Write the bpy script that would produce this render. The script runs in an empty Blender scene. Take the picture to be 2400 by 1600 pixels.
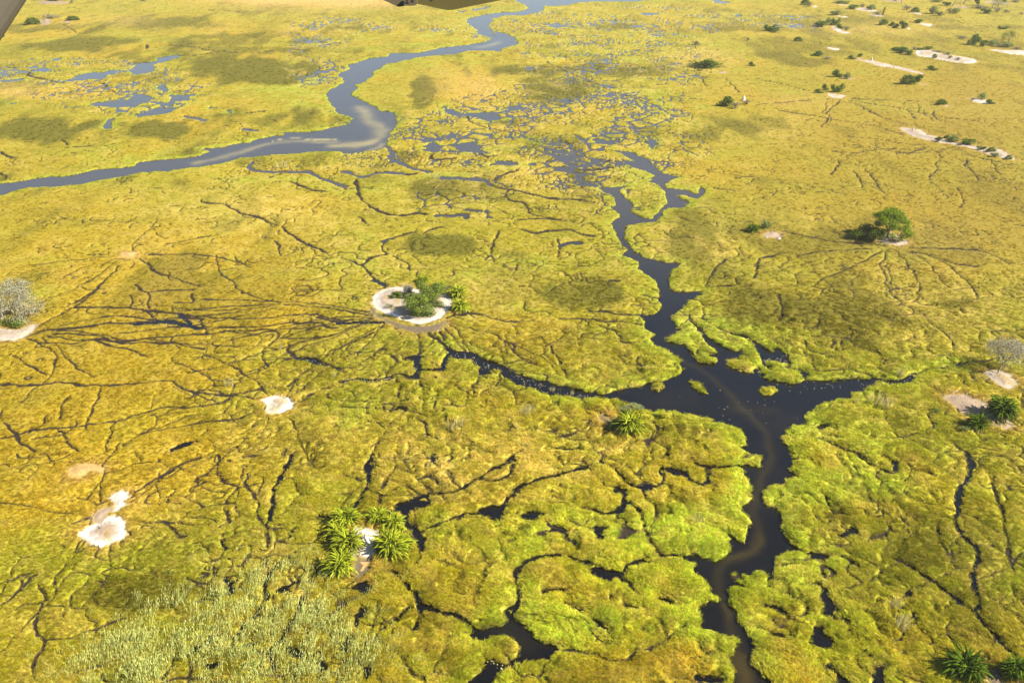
import bpy, math, random
import numpy as np

# ------------------------------------------------------------------ camera, sky, sun, exposure
S = bpy.context.scene
C = S.collection
H_CAM = 100.0
F_PX = 2300.0                      # focal length in pixels of the 2400 x 1600 photograph
PITCH = math.atan(1130.0 / F_PX)   # below the horizontal
cam_d = bpy.data.cameras.new('camera'); cam = bpy.data.objects.new('camera', cam_d); C.objects.link(cam)
cam_d.sensor_width = 36.0; cam_d.lens = 36.0 * F_PX / 2400.0
cam_d.clip_start = 0.1; cam_d.clip_end = 40000.0
cam.location = (0, 0, H_CAM); cam.rotation_euler = (math.pi / 2 - PITCH, 0, 0)
S.camera = cam

SUN_EL = math.radians(39); SUN_DIR = np.array([0.96, -0.28, 0.0]); SUN_DIR /= np.linalg.norm(SUN_DIR)
to_sun = np.array([SUN_DIR[0] * math.cos(SUN_EL), SUN_DIR[1] * math.cos(SUN_EL), math.sin(SUN_EL)])
sun_d = bpy.data.lights.new('sun', 'SUN'); sun_d.energy = 5.0; sun_d.angle = math.radians(0.6); sun_d.color = (1.0, 0.93, 0.80)
sun = bpy.data.objects.new('sun', sun_d); C.objects.link(sun); sun.location = (60, -20, 160)
from mathutils import Vector, Matrix
sun.rotation_euler = Vector(to_sun).to_track_quat('Z', 'Y').to_euler()
W_ = bpy.data.worlds.new('World'); S.world = W_; W_.use_nodes = True
nt = W_.node_tree; nt.nodes.clear()
sky = nt.nodes.new('ShaderNodeTexSky'); sky.sky_type = 'NISHITA'; sky.sun_disc = False
sky.sun_elevation = SUN_EL; sky.sun_rotation = math.atan2(to_sun[0], to_sun[1])
sky.air_density = 1.0; sky.dust_density = 1.5; sky.altitude = 950
bg = nt.nodes.new('ShaderNodeBackground'); bg.inputs[1].default_value = 0.062
wo = nt.nodes.new('ShaderNodeOutputWorld'); nt.links.new(sky.outputs[0], bg.inputs[0]); nt.links.new(bg.outputs[0], wo.inputs[0])
S.view_settings.view_transform = 'Standard'; S.view_settings.look = 'None'
S.view_settings.gamma = 1.0; S.view_settings.exposure = 1.54; S.view_settings.use_curve_mapping = False
S.cycles.max_bounces = 5; S.cycles.diffuse_bounces = 2; S.cycles.glossy_bounces = 2
S.cycles.transmission_bounces = 3; S.cycles.transparent_max_bounces = 4; S.cycles.volume_bounces = 0
S.cycles.use_denoising = True

# ------------------------------------------------------------------ photo pixel <-> ground
sp, cp = math.sin(PITCH), math.cos(PITCH)
def ground_np(px, py, z=0.0):
    x = (px - 1200.0) / F_PX; v = (800.0 - py) / F_PX
    t = (H_CAM - z) / (sp - v * cp)
    return x * t, (cp + v * sp) * t
def at(px, py, z=0.0):
    x, y = ground_np(float(px), float(py), z); return Vector((x, y, z))
def mpp(px, py):
    """metres per photo pixel across the view at that ground point"""
    v = (800.0 - py) / F_PX
    return H_CAM / (sp - v * cp) / F_PX
def pix_np(X, Y, Z=0.0):
    dz = Z - H_CAM
    f = Y * cp - dz * sp; u = Y * sp + dz * cp
    return 1200 + F_PX * X / f, 800 - F_PX * u / f

# ------------------------------------------------------------------ noise
def hash2(ix, iy, seed):
    h = (ix.astype(np.int64) * 374761393 + iy.astype(np.int64) * 668265263 + seed * 982451653) & 0xFFFFFFFF
    h = ((h ^ (h >> 13)) * 1274126177) & 0xFFFFFFFF
    h = (h ^ (h >> 16)) & 0xFFFFFFFF
    return (h / 4294967295.0).astype(np.float32)
def vn(x, y, seed=0):
    ix = np.floor(x); iy = np.floor(y); fx = (x - ix).astype(np.float32); fy = (y - iy).astype(np.float32)
    fx = fx * fx * (3 - 2 * fx); fy = fy * fy * (3 - 2 * fy)
    a = hash2(ix, iy, seed); b = hash2(ix + 1, iy, seed); c = hash2(ix, iy + 1, seed); d = hash2(ix + 1, iy + 1, seed)
    return (a + (b - a) * fx) * (1 - fy) + (c + (d - c) * fx) * fy
def fbm(x, y, seed=0, oct=3, gain=0.5):
    s = 0; a = 1.0; t = 0
    for o in range(oct):
        s = s + a * vn(x * (2.03 ** o) + 17.3 * o, y * (2.03 ** o) - 9.1 * o, seed + o * 31); t += a; a *= gain
    return s / t
def voro(x, y, seed=0):
    """F2 - F1 of a jittered grid, and the id of the nearest cell"""
    ix = np.floor(x); iy = np.floor(y)
    f1 = np.full(x.shape, 9.0, np.float32); f2 = f1.copy(); cid = np.zeros(x.shape, np.float32)
    for dx in (-1, 0, 1):
        for dy in (-1, 0, 1):
            cx = ix + dx; cy = iy + dy
            jx = hash2(cx, cy, seed); jy = hash2(cx, cy, seed + 7)
            d = np.sqrt((cx + jx - x) ** 2 + (cy + jy - y) ** 2).astype(np.float32)
            nearer = d < f1
            f2 = np.where(nearer, f1, np.minimum(f2, d)); cid = np.where(nearer, hash2(cx, cy, seed + 13), cid)
            f1 = np.where(nearer, d, f1)
    return f2 - f1, cid
def sstep(a, b, x):
    t = np.clip((x - a) / (b - a), 0, 1); return t * t * (3 - 2 * t)

# ------------------------------------------------------------------ traced outlines (tiles are 800 x 533 px crops of the photograph)
TILES = {'A': (0, 0, 2352), 'B': (800, 0, 2352), 'C': (1600, 0, 2352), 'D': (0, 533, 2352), 'E': (800, 533, 2352), 'F': (1600, 533, 2352),
         'G': (0, 1066, 2349), 'H': (800, 1066, 2349), 'I': (1600, 1066, 2349), 'P': (0, 0, 800)}
def pts(s):
    out = []; T = None
    for tok in s.split():
        if tok in TILES: T = TILES[tok]; continue
        a, b = tok.split(','); k = 800.0 / T[2]
        out.append((T[0] + float(a) * k, T[1] + float(b) * k))
    return out

def smooth(P, k=4):
    """Catmull-Rom curve through the traced points"""
    if len(P) < 3: return P
    Q = [P[0]] + P + [P[-1]]; out = []
    for i in range(1, len(Q) - 2):
        for j in range(k):
            t = j / k; t2, t3 = t * t, t * t * t
            out.append(tuple(0.5 * (2 * Q[i][a] + (Q[i + 1][a] - Q[i - 1][a]) * t + (2 * Q[i - 1][a] - 5 * Q[i][a] + 4 * Q[i + 1][a] - Q[i + 2][a]) * t2 + (3 * Q[i][a] - Q[i - 1][a] - 3 * Q[i + 1][a] + Q[i + 2][a]) * t3) for a in (0, 1)))
    return out + [P[-1]]
# open water: outlines of river, channel and pools
WATER = ["""A -60,1360 0,1345 60,1330 200,1290 380,1285 520,1270 640,1250 850,1220 960,1190 1160,1180 1200,1165 1290,1155 1400,1135 1500,1130 1640,1090 1750,1085 1860,1060 1990,1055 2080,1045 2200,1040
B 0,1060 60,1055 130,1045 180,1035 250,1030 310,1000 330,900 385,815 370,770 250,760 190,720 130,690 70,660 65,640 100,590 150,570 190,530 195,505 270,480 310,440 430,420 520,400 650,385 790,370 870,355 1000,350 1040,348 1075,358 1110,335 1150,325 1200,310 1220,298 1190,275 1160,240 1100,225 1050,215 1000,190 1010,165 1040,145 1030,130 1130,110 1250,105 1380,85 1400,70 1390,45 1370,35 1420,40 1480,45 1560,35 1650,15 1800,12 2060,10 2100,-8 2100,-40 1700,-40 1210,-40
1210,0 1230,20 1290,60 1270,75 1180,85 1080,90 990,105 910,120 875,140 890,170 920,200 960,240 1040,265 1000,290 880,310 700,330 620,350 500,370 330,370 320,390 200,405 50,455 35,480 0,520
A 2352,570 2300,600 2230,635 2240,680 2280,720 2340,780 B 40,790 95,820 70,850 A 2352,870 2300,880 2230,900 2100,915 1990,910 1880,935 1780,960 1740,985 1530,1020 1400,1025 1440,1040 1380,1070 1270,1085 1110,1105 960,1120 930,1145 780,1160 650,1175 520,1200 440,1218 360,1215 200,1235 120,1250 0,1265 -60,1270""",
"""B 1880,1040 1930,1045 2020,1055 2090,1095 2140,1130 2200,1180 2240,1200 2330,1225 2290,1240 2235,1275 2250,1300 C 0,1300 60,1330 100,1330 130,1290 170,1310 130,1345 90,1372 20,1350 B 2300,1335 2340,1370 2390,1400 2352,1430 2250,1430 2210,1450 2210,1490 2160,1530 2060,1540 1990,1550
E 1950,0 1940,80 1980,150 2060,200 2150,225 2290,245 2310,270 2265,290 2265,340 2290,430 F 0,443 60,445 130,440 130,470 40,510 30,550 0,570 E 2290,600 2290,650 2330,720 2240,765 2235,790
F 0,810 60,860 70,900 130,940 230,940 235,900 180,880 240,870 230,850 160,800 130,750 170,745 220,780 270,820 350,850 400,845 420,890 450,940 520,960 560,1040 650,1060 760,1075 850,1050 1000,1050 1070,1040 1200,1040 1300,1045 1400,1050 1470,1035 1600,1000 1700,975 1850,950 1900,925
1900,960 1750,985 1620,1020 1520,1080 1430,1090 1380,1070 1280,1100 1250,1130 1190,1150 1150,1180 1050,1180 1030,1210 920,1225 910,1260 850,1300 870,1340 860,1370 730,1370 700,1410 700,1480 740,1520
I 770,0 780,30 760,80 770,130 810,160 760,165 690,205 600,230 540,270 550,310 570,345 640,360 660,420 670,480 710,560 740,610 800,650 860,665 890,655 980,670 1020,700 930,730 880,705 850,675 720,665 630,700 615,740 630,800 640,860 700,870 680,880 590,850 540,810 480,800 420,820 330,795 335,830 370,880 400,900 330,900 300,960 300,1020 370,1080 390,1150 430,1210 450,1260 460,1350 480,1430 540,1500 600,1567 640,1700
350,1700 350,1567 350,1450 320,1400 355,1340 350,1270 230,1240 180,1215 110,1200 95,1110 100,1060 160,1020 230,1025 235,990 180,950 200,910 170,830 90,800 80,745 0,722 0,708 60,690 120,700 200,730 270,700 300,680 295,610 330,570 380,600 430,620 440,560 450,490 490,470 455,420 425,400 415,365 460,350 470,310 430,270 450,240 440,190 400,150 380,110 380,90 440,70 490,85 545,100 550,60 550,10
F 510,1567 470,1550 390,1515 450,1510 430,1460 400,1400 290,1370 190,1360 180,1330 90,1290 0,1290
E 2250,1260 2150,1275 2080,1250 1990,1215 1890,1185 1700,1190 1560,1180 1440,1150 1330,1110 1220,1080 1160,1040 1100,990 1010,1010 935,1040 945,970 900,920 790,905 760,900 740,860 700,830
700,790 720,820 800,850 880,850 960,900 1060,930 1200,990 1300,1030 1400,1060 1500,1085 1600,1110 1720,1140 1800,1155 1870,1135 1970,1105 2060,1090 2150,1060 2260,1055 2330,1030 2352,1010 2352,960 2340,920 2250,850 2180,830 2130,770 2170,740 2110,690 2100,650 2070,605 2140,600 2180,580 2190,530 2180,490 2200,450 2190,390 2120,330 2060,290 2050,240 1940,190 1945,150 1915,110 1900,40 1860,0
B 1860,1540 1920,1500 1910,1470 1860,1430 1890,1400 1880,1350 1800,1310 1770,1290 1900,1290 2000,1280 1930,1310 1910,1330 1960,1370 2000,1400 2000,1450 2080,1505 2150,1510 2190,1460 2240,1400 2240,1330 2210,1290 2150,1250 2190,1220 2120,1175 2000,1150 1940,1125 2030,1120 2000,1100 1930,1060""",
"""H 920,1190 1000,1180 1130,1170 1130,1080 1160,1050 1200,1040 1225,1000 1250,1060 1205,1110 1210,1140 1290,1190 1350,1240 1400,1300 1520,1340 1480,1400 1400,1430 1250,1430 1200,1440 1100,1500 1060,1567 1020,1650 860,1650 880,1567 960,1490 1000,1430 1010,1330 960,1260 915,1230""",
"H 1680,780 1730,770 1850,790 1920,800 1930,760 1990,725 2080,715 2130,755 2060,750 1990,780 1960,840 1990,900 2030,970 1960,890 1900,850 1820,860 1700,820",
"I 860,1270 900,1190 960,1180 980,1240 1060,1270 1100,1300 1060,1340 980,1320 900,1300",
"I 1130,1170 1210,1180 1200,1230 1240,1310 1180,1270",
"I 1000,1430 1040,1420 1060,1480 1130,1530 1160,1567 1160,1650 1050,1650 1050,1567 1040,1500",
"I 1230,1330 1290,1380 1300,1450 1400,1480 1420,1567 1420,1650 1300,1650 1310,1500 1290,1400",
"F 470,775 520,780 570,830 600,870 640,825 690,870 730,930 640,925 590,920 560,950 620,960 610,985 560,960 540,880",
"F 790,970 850,990 860,1045 820,1030 800,1000", "F 330,720 430,735 500,770 440,765 370,750",
"A 390,550 500,540 560,515 640,505 760,480 800,490 720,540 600,545 450,570", "A -40,550 0,548 150,538 170,552 0,572 -40,575",
"A 240,490 290,465 370,475 300,505", "A 880,490 950,440 1060,430 1100,400 1200,375 1240,390 1150,430 1080,450 1060,490 1000,510 920,515",
"A 1080,590 1150,580 1140,640 1200,660 1350,655 1340,690 1240,700 1230,740 1150,780 1040,800 930,815 860,790 1000,770 1100,740 1190,700 1190,670 1120,650",
"A 620,725 760,690 900,690 920,650 1050,660 1050,700 960,735 800,745 700,735", "A 710,870 740,830 830,790 760,850 770,890 720,895",
"A 1550,765 1600,755 1650,775 1600,785", "A 1410,725 1460,730 1480,750 1430,755", "A 10,690 60,705 90,720 30,740 0,720", "A 200,405 260,400 280,415 230,420", "A 330,410 390,405 410,418 350,422",
"B 670,710 740,740 810,770 860,780 1000,780 1080,770 1140,740 1230,730 1240,760 1160,765 1090,790 1140,830 1000,840 880,800 760,790 690,750",
"B 480,1025 590,990 620,975 700,1010 640,1050 600,1065", "B 790,990 930,970 930,1020 1000,1050 1060,1060 920,1055 840,1040 820,1010",
"B 1230,930 1320,940 1400,970 1340,992 1270,965", "B 1530,1040 1600,1080 1650,1110 1560,1100", "B 1000,1140 1080,1110 1200,1120 1180,1145 1060,1152",
"B 1290,1140 1380,1100 1350,1150", "B 1730,960 1870,970 1900,940 1915,980 1860,1003 1760,990", "B 2110,935 2160,950 2175,1000 2140,1030 2110,990",
"B 1780,900 1830,908 1820,940 1790,935", "B 2060,93 2200,88 2215,103 2090,106", "B 2160,248 2230,238 2210,258", "B 1930,240 2000,243 1980,252", "B 780,78 855,76 840,92",
"B 880,70 1035,45 1015,62 920,78", "C 180,-5 240,0 335,20 270,30 240,22", "C 330,93 380,98 405,115 360,117", "C 555,180 600,182 580,195",
"B 1580,90 1620,95 1600,105","B 2270,228 2300,232 2280,242"]
ISLES = ["H 1010,1270 1090,1250 1170,1265 1235,1310 1240,1345 1215,1400 1140,1440 1070,1410 1020,1390 990,1330", "F 40,1075 110,1075 150,1110 195,1150 120,1135 60,1100",
"F 540,1115 570,1100 620,1095 650,1125 610,1160 560,1145", "E 2150,1080 2190,1070 2220,1100 2190,1130 2140,1110", "F 290,925 340,905 390,920 375,890 420,880 470,910 540,950 560,970 500,975 480,1010 430,1005 390,985 300,965",
"A 1765,912 1810,905 1870,935 1830,950 1790,945", "A 1895,925 1930,918 1975,925 1950,938 1905,945", "H 1168,1090 1190,1075 1195,1105 1175,1115", "E 1010,990 1060,975 1120,1000 1090,1025 1030,1020"]
# trodden trails, cracks and narrow creeks: tile, width in pixels, points
CRACKS = """
D 5 150,770 300,715 420,705 560,695 650,690 720,670 880,665 1000,665 1080,655 1200,650 1320,680 1400,690
D 9 950,665 1100,655 1230,660 1380,690
D 4 200,770 320,790 470,800 650,780 850,785 1050,770 1250,745 1340,735 1460,735 1600,720 1740,715 1890,715 1940,760
D 4 530,550 700,555 870,565 1000,575 1040,600 1060,630
D 5 1010,575 1150,595 1260,605 1320,620 1390,630 1380,650 1420,690 1430,720
D 3 1260,600 1420,615 1560,625 1640,630 1850,625 2000,610 2150,600 2352,640
D 6 1470,690 1600,690 1780,690 1900,675 2050,660 2200,655 2280,690 2352,690
D 8 1240,610 1300,640 1310,670
D 5 2200,620 2250,630 2352,660
D 3 1940,760 1860,820 1815,860 1815,900 1850,960
D 6 1990,800 2000,860 2060,900
D 10 2060,900 2150,920 2250,950 2352,980
D 4 1960,760 2100,770 2230,750
D 3 0,1080 150,1090 300,1090 430,1070 550,1085 720,1080 900,1075 1080,1060 1180,1060 1240,1100 1350,1140 1420,1180 1470,1200
D 5 1360,1135 1480,1155 1600,1165 1700,1145 1830,1115
D 5 0,1450 100,1430 200,1400 330,1385 480,1375 640,1355 800,1345 880,1320 980,1290 1100,1255 1200,1245 1330,1240 1450,1220 1590,1180
D 3 520,520 640,430 760,340 830,270
D 4 200,700 350,640 500,560 640,440 700,380
D 4 0,1260 50,1340 90,1430 140,1480 230,1560
D 3 480,1160 430,1240 430,1330
D 3 710,1100 680,1180 630,1260 590,1330 580,1400
D 3 700,1560 760,1450 770,1380 800,1350
D 3 400,1380 415,1440 450,1500 520,1560
D 3 850,1500 950,1440 1060,1390 1130,1385 1210,1350 1350,1300
D 3 1180,900 1290,960 1330,970 1430,1040 1530,1070 1640,1060 1850,1045
D 3 940,390 1020,440 1200,430 1330,430
D 3 1040,240 1050,270 1120,320 1180,330
D 3 890,470 905,520 890,560
D 3 1030,440 1030,560
D 3 1320,460 1330,520 1200,520
D 5 1930,0 2040,85 2200,150 2250,180
D 5 2080,1200 2180,1130 2260,1110
D 4 2000,1100 2080,1020 2150,960
D 3 1650,1430 1740,1380 1820,1330
D 8 1200,1530 1280,1500 1350,1480
D 3 1880,100 1930,200
D 3 1620,200 1720,280
D 2 100,880 200,960 290,1030
D 2 1150,120 1300,90 1450,70
D 2 600,190 760,190
E 7 0,660 150,655 280,650
E 4 0,215 120,260 190,300 240,370 300,410
E 8 230,370 300,410
E 5 130,265 200,210 300,185 290,150 310,90 380,65 480,45 520,40
E 8 290,95 340,75
E 3 330,200 420,250 480,300
E 4 570,60 600,30 700,10
E 4 1080,20 1060,100 1045,180 1045,240
E 3 0,820 100,780 200,735
E 3 0,910 60,870 170,840
E 5 0,970 100,960 160,920 240,860 300,820
E 6 600,735 700,800
E 5 690,720 705,780
E 5 750,625 800,605 870,600 880,560 870,520
E 4 870,590 940,600 1040,630 1150,645 1350,655
E 5 550,790 540,850 520,890
E 14 440,905 520,900 510,950 520,1010
E 6 340,880 370,930 350,990
E 12 0,1060 120,1050 240,1060 330,1045 400,1020 480,1040 540,1020
E 8 540,990 640,990 700,980
E 5 610,940 680,990
E 6 380,1060 390,1150 385,1210
E 14 390,1240 460,1255
E 4 530,1040 535,1100
E 5 480,1250 400,1300 330,1400 290,1480 240,1567
E 5 940,1040 900,1090 900,1150 870,1200 800,1230
E 6 690,1220 830,1225
E 5 1490,1440 1600,1410 1740,1340
E 4 1650,1230 1740,1310
E 5 1440,810 1460,860 1500,910 1530,980 1550,1050
E 3 1440,810 1540,770 1530,720
E 3 1130,790 1200,870 1290,930 1380,970
E 5 1730,580 1830,590 1900,610 2080,605
E 5 1490,630 1620,635 1700,640 1820,655 1950,660 2080,680
E 4 1780,690 1880,715 1920,760 1930,800 2040,795
E 6 1860,370 1900,375
E 4 1500,80 1510,130 1500,200
E 10 1510,130 1580,110 1640,100
E 6 1240,10 1350,40 1450,30 1560,20 1640,50 1740,60
E 3 0,1120 60,1140 100,1180
E 5 2080,470 2130,480 2190,485
E 3 1190,260 1200,300
E 8 740,870 690,960 700,990
F 5 160,410 210,350 230,260 290,215
F 3 170,410 340,405
F 5 500,360 525,310 525,220 600,195 660,180
F 4 690,40 850,70 1000,95 1180,105 1350,115
F 4 1540,170 1700,200 1880,260 2020,270
F 3 1860,150 2100,180 2250,260
F 4 655,460 670,530 680,600 675,650
F 3 1470,510 1620,580 1700,650 1780,720 1850,800 1880,860
F 8 60,610 80,670 150,740
F 6 240,690 330,730
F 3 870,900 920,960 940,1000
F 5 940,1470 1040,1510 1150,1540 1240,1567
F 12 960,1395 1010,1385
F 5 1850,955 1960,930 2100,920 2190,900
F 4 1375,900 1385,950
F 5 1035,780 1045,830
G 5 970,230 1060,170 1180,110 1250,70 1390,20
G 4 1350,180 1460,110
G 5 1490,0 1490,110 1540,200
G 3 1640,230 1560,290 1550,370 1580,470
G 4 1700,140 1700,230 1750,310 1760,420 1820,510
G 6 1990,0 1980,90 1940,180 1890,260 1860,360 1850,450 1820,520
G 5 1820,520 1900,525 1990,510
G 5 1830,530 1830,640
G 5 2050,660 2150,600 2170,560 2240,480 2340,400
G 6 1550,590 1560,650 1590,660
G 4 1560,650 1530,720 1480,780
G 5 1820,670 1700,690 1670,770 1600,790 1560,850
G 9 1570,860 1600,900 1590,960
G 6 1960,730 1880,800 1850,880 1830,990 1780,1090 1740,1150
G 8 1690,1170 1640,1230
G 8 1940,950 1980,920 2040,880
G 6 2065,990 2040,1100 2000,1190 1930,1290 1870,1370 1880,1480
G 3 960,470 1100,465 1180,490 1240,560 1290,570
G 3 1110,465 1300,480 1450,490
G 5 0,1050 70,980 150,920 215,855 260,830
G 3 0,890 100,850 200,820
G 4 290,880 295,960 260,1060 250,1150 290,1220 330,1260 320,1340 270,1410 250,1480 280,1560
G 3 330,1260 480,1245 620,1210 750,1165 870,1140
G 4 510,1510 620,1480 740,1450 850,1410
G 12 1290,1370 1400,1310 1470,1240
G 12 1680,1310 1750,1300
G 12 1470,1450 1530,1440
G 8 1840,1370 1760,1350 1700,1300
G 6 1120,1540 1170,1470 1180,1400
G 12 2200,1420 2230,1470
G 12 2020,1330 2090,1370
G 3 1300,840 1420,880 1500,800
H 7 240,0 190,100 190,220 130,310 80,390
H 3 380,20 350,130 300,220 260,350
H 7 1210,0 1120,60 1000,120 930,180 820,235 730,260 620,270 500,310
H 6 1200,30 1180,100 1100,170 1000,185 950,170
H 5 740,120 790,190 820,230
H 5 560,170 620,155 700,220
H 26 440,360 540,340
H 10 470,360 455,470 500,530 530,545
H 10 430,380 360,400 240,385
H 9 530,545 640,490 740,465 850,420 980,400
H 24 1000,390 1060,385 1080,430
H 22 1290,400 1350,410
H 8 1100,350 1150,290 1220,220 1320,190 1450,160
H 9 1480,160 1600,130 1700,90 1760,70 1810,60
H 6 1820,0 1815,60 1880,110 1940,180 1970,210 2080,235 2140,240
H 14 2100,250 2150,235 2100,225
H 12 1870,270 1910,250 1930,330 1900,370
H 8 1900,370 1820,400 1740,395 1660,380
H 8 1970,330 2050,390 2080,460 2090,540 2150,620 2200,700
H 14 2200,680 2220,710
H 8 2220,700 2352,700
H 8 1450,520 1560,520
H 16 1740,510 1760,580
H 6 1700,510 1800,500
H 9 530,560 545,690 500,760
H 5 600,710 700,760 790,780
H 10 1190,900 1200,800 1290,740 1400,720 1550,720 1680,750
H 9 1200,900 1220,980 1230,1050
H 16 1430,960 1530,940
H 14 1580,1020 1680,1070
H 12 1740,1150 1780,1190
H 10 1940,1040 2010,1050
H 14 2190,1000 2270,1050
H 9 270,1185 350,1130 430,1060 460,1060
H 10 500,950 540,1040 580,1045 640,1070 700,1090 800,1100 870,1130 920,1180
H 6 540,1060 530,1130 490,1180
H 5 1570,1360 1700,1360 1830,1400 1980,1420 2030,1350 2180,1330 2352,1170
H 16 120,900 170,880 180,920
H 8 330,800 440,900 500,960
H 10 70,1180 100,1100 130,1060
H 10 0,1330 50,1260
H 12 170,1480 180,1540
H 6 2200,90 2230,200 2140,235
H 14 2250,100 2340,130
H 6 640,0 650,50
I 10 60,50 120,75 200,90 290,85 380,85
I 8 0,120 60,170 140,200 170,180 150,110
I 14 580,1050 650,1070 720,1110
I 18 930,900 980,930
I 16 980,940 1010,1010 1050,1050 1020,1090
I 10 1010,1110 1060,1140 1150,1160
I 12 600,1240 700,1260
I 16 1140,555 1190,510
I 7 650,770 740,760 820,760
I 6 480,1195 600,1240
I 6 590,860 620,940 700,960
I 4 970,310 1020,380 1100,410
I 5 1440,690 1560,760 1660,840 1740,880
I 7 1970,0 1980,60 1970,100 1975,170 1905,230 1900,330 1910,400 1890,460 1960,580 2010,680 2015,800 2020,900 2030,1080
I 5 2140,200 2180,300 2220,420 2240,600 2255,800
I 8 1740,880 1860,980 2000,1090 2110,1220 2230,1340 2280,1400
I 4 1910,400 2050,450 2180,540 2230,560
I 8 1200,0 1290,70 1390,115 1440,110 1440,50 1380,10
I 5 1740,880 1800,840 1900,790 2010,770
I 4 1560,930 1640,890 1740,880
I 4 1770,490 1760,570 1800,650 1860,750
I 3 1370,900 1360,840 1420,760 1500,720
I 8 1490,980 1550,940
I 4 1560,1080 1610,1180 1700,1270 1770,1400
I 10 110,1540 250,1540
I 12 110,1300 150,1360 200,1370
I 4 2110,1220 2090,1300
I 3 1050,0 1120,100 1160,180
C 2.5 640,770 800,790 1000,820 1160,845 1300,875 1500,930
C 2 1120,695 1250,745 1350,800 1550,865
C 3 1050,1110 1045,1160 1050,1210
C 2 1175,1190 1210,1250 1220,1300
C 3 1250,1170 1310,1230 1330,1270 1390,1340
C 2 1620,730 1640,790
C 2 1660,760 1720,840
C 2 1540,740 1600,830
C 2 1740,770 1750,830
C 2 1960,1100 1980,1180 2030,1240
C 2 2120,1120 2170,1200
C 2 1900,1300 1930,1380 1935,1440
C 2 240,1300 340,1320
C 2 50,680 130,690
C 2 500,540 750,600 830,620
C 2 1510,1060 1680,1020
C 2 90,520 150,570 170,600
C 2 300,540 380,640
A 4 1200,385 1330,385 1430,370 1530,355
A 6 960,435 1060,430
A 3 1160,315 1300,325 1450,350 1680,370 1900,350
A 5 1000,310 1000,340
A 8 1280,800 1400,830
A 6 1700,785 1800,775
A 4 430,1020 560,1010 660,1000
A 3 430,970 460,1000
A 8 1690,895 1760,905
A 6 0,1190 40,1210 30,1240
A 4 0,1050 50,1090 100,1095
A 5 2170,520 2190,460
A 3 2060,280 2352,300
A 5 2040,340 2140,350
A 3 1440,75 1600,80 1690,90
A 7 1730,1120 1760,1180 1850,1190 2000,1190 2150,1200 2352,1290
A 4 1870,1230 1940,1200
A 4 2000,1260 2120,1300 2250,1320
A 4 1380,1380 1430,1400 1560,1410 1640,1470 1780,1510 1900,1560
A 2 430,170 540,230
A 5 250,480 200,520 260,540 380,560 450,570
A 4 700,570 740,620 800,640
B 3 1410,430 1500,470 1600,520 1770,590
B 7 1780,590 1870,605
B 5 1960,655 2100,685
B 3 1530,490 1700,560 1900,640 2200,740
B 8 320,1080 350,1100 440,1130 520,1160 600,1190
B 6 80,1230 90,1310 130,1370 200,1420 300,1470 400,1480 500,1470 580,1480
B 10 700,1225 820,1235
B 9 850,1240 960,1245 1020,1270
B 4 1020,1270 1150,1300 1350,1340 1500,1370 1720,1400
B 5 1150,1300 1150,1350 1190,1390 1270,1400 1290,1470 1400,1500 1560,1530
B 5 1040,1240 1120,1200 1220,1165
B 9 660,1490 760,1490 850,1480 860,1510
B 7 860,1440 940,1455
B 6 1220,1510 1340,1510 1500,1520
B 9 1640,1270 1740,1280
B 7 1760,1230 1800,1220
B 5 120,1500 200,1560
B 9 300,1000 350,1080 330,1120
B 6 600,1060 640,1100 760,1095
B 6 930,1050 1010,1075 1060,1070
B 5 880,800 900,840 980,870 1100,900 1240,930
B 6 1400,1050 1440,1020 1460,1050 1440,1120
B 6 1560,1160 1640,1180 1740,1170 1830,1160
B 5 330,1180 430,1200 500,1190
B 7 0,1180 70,1190 140,1215 250,1190 400,1195
B 4 1980,850 1990,900 2100,885
B 6 1660,1080 1760,1120 1830,1110
"""
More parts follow.
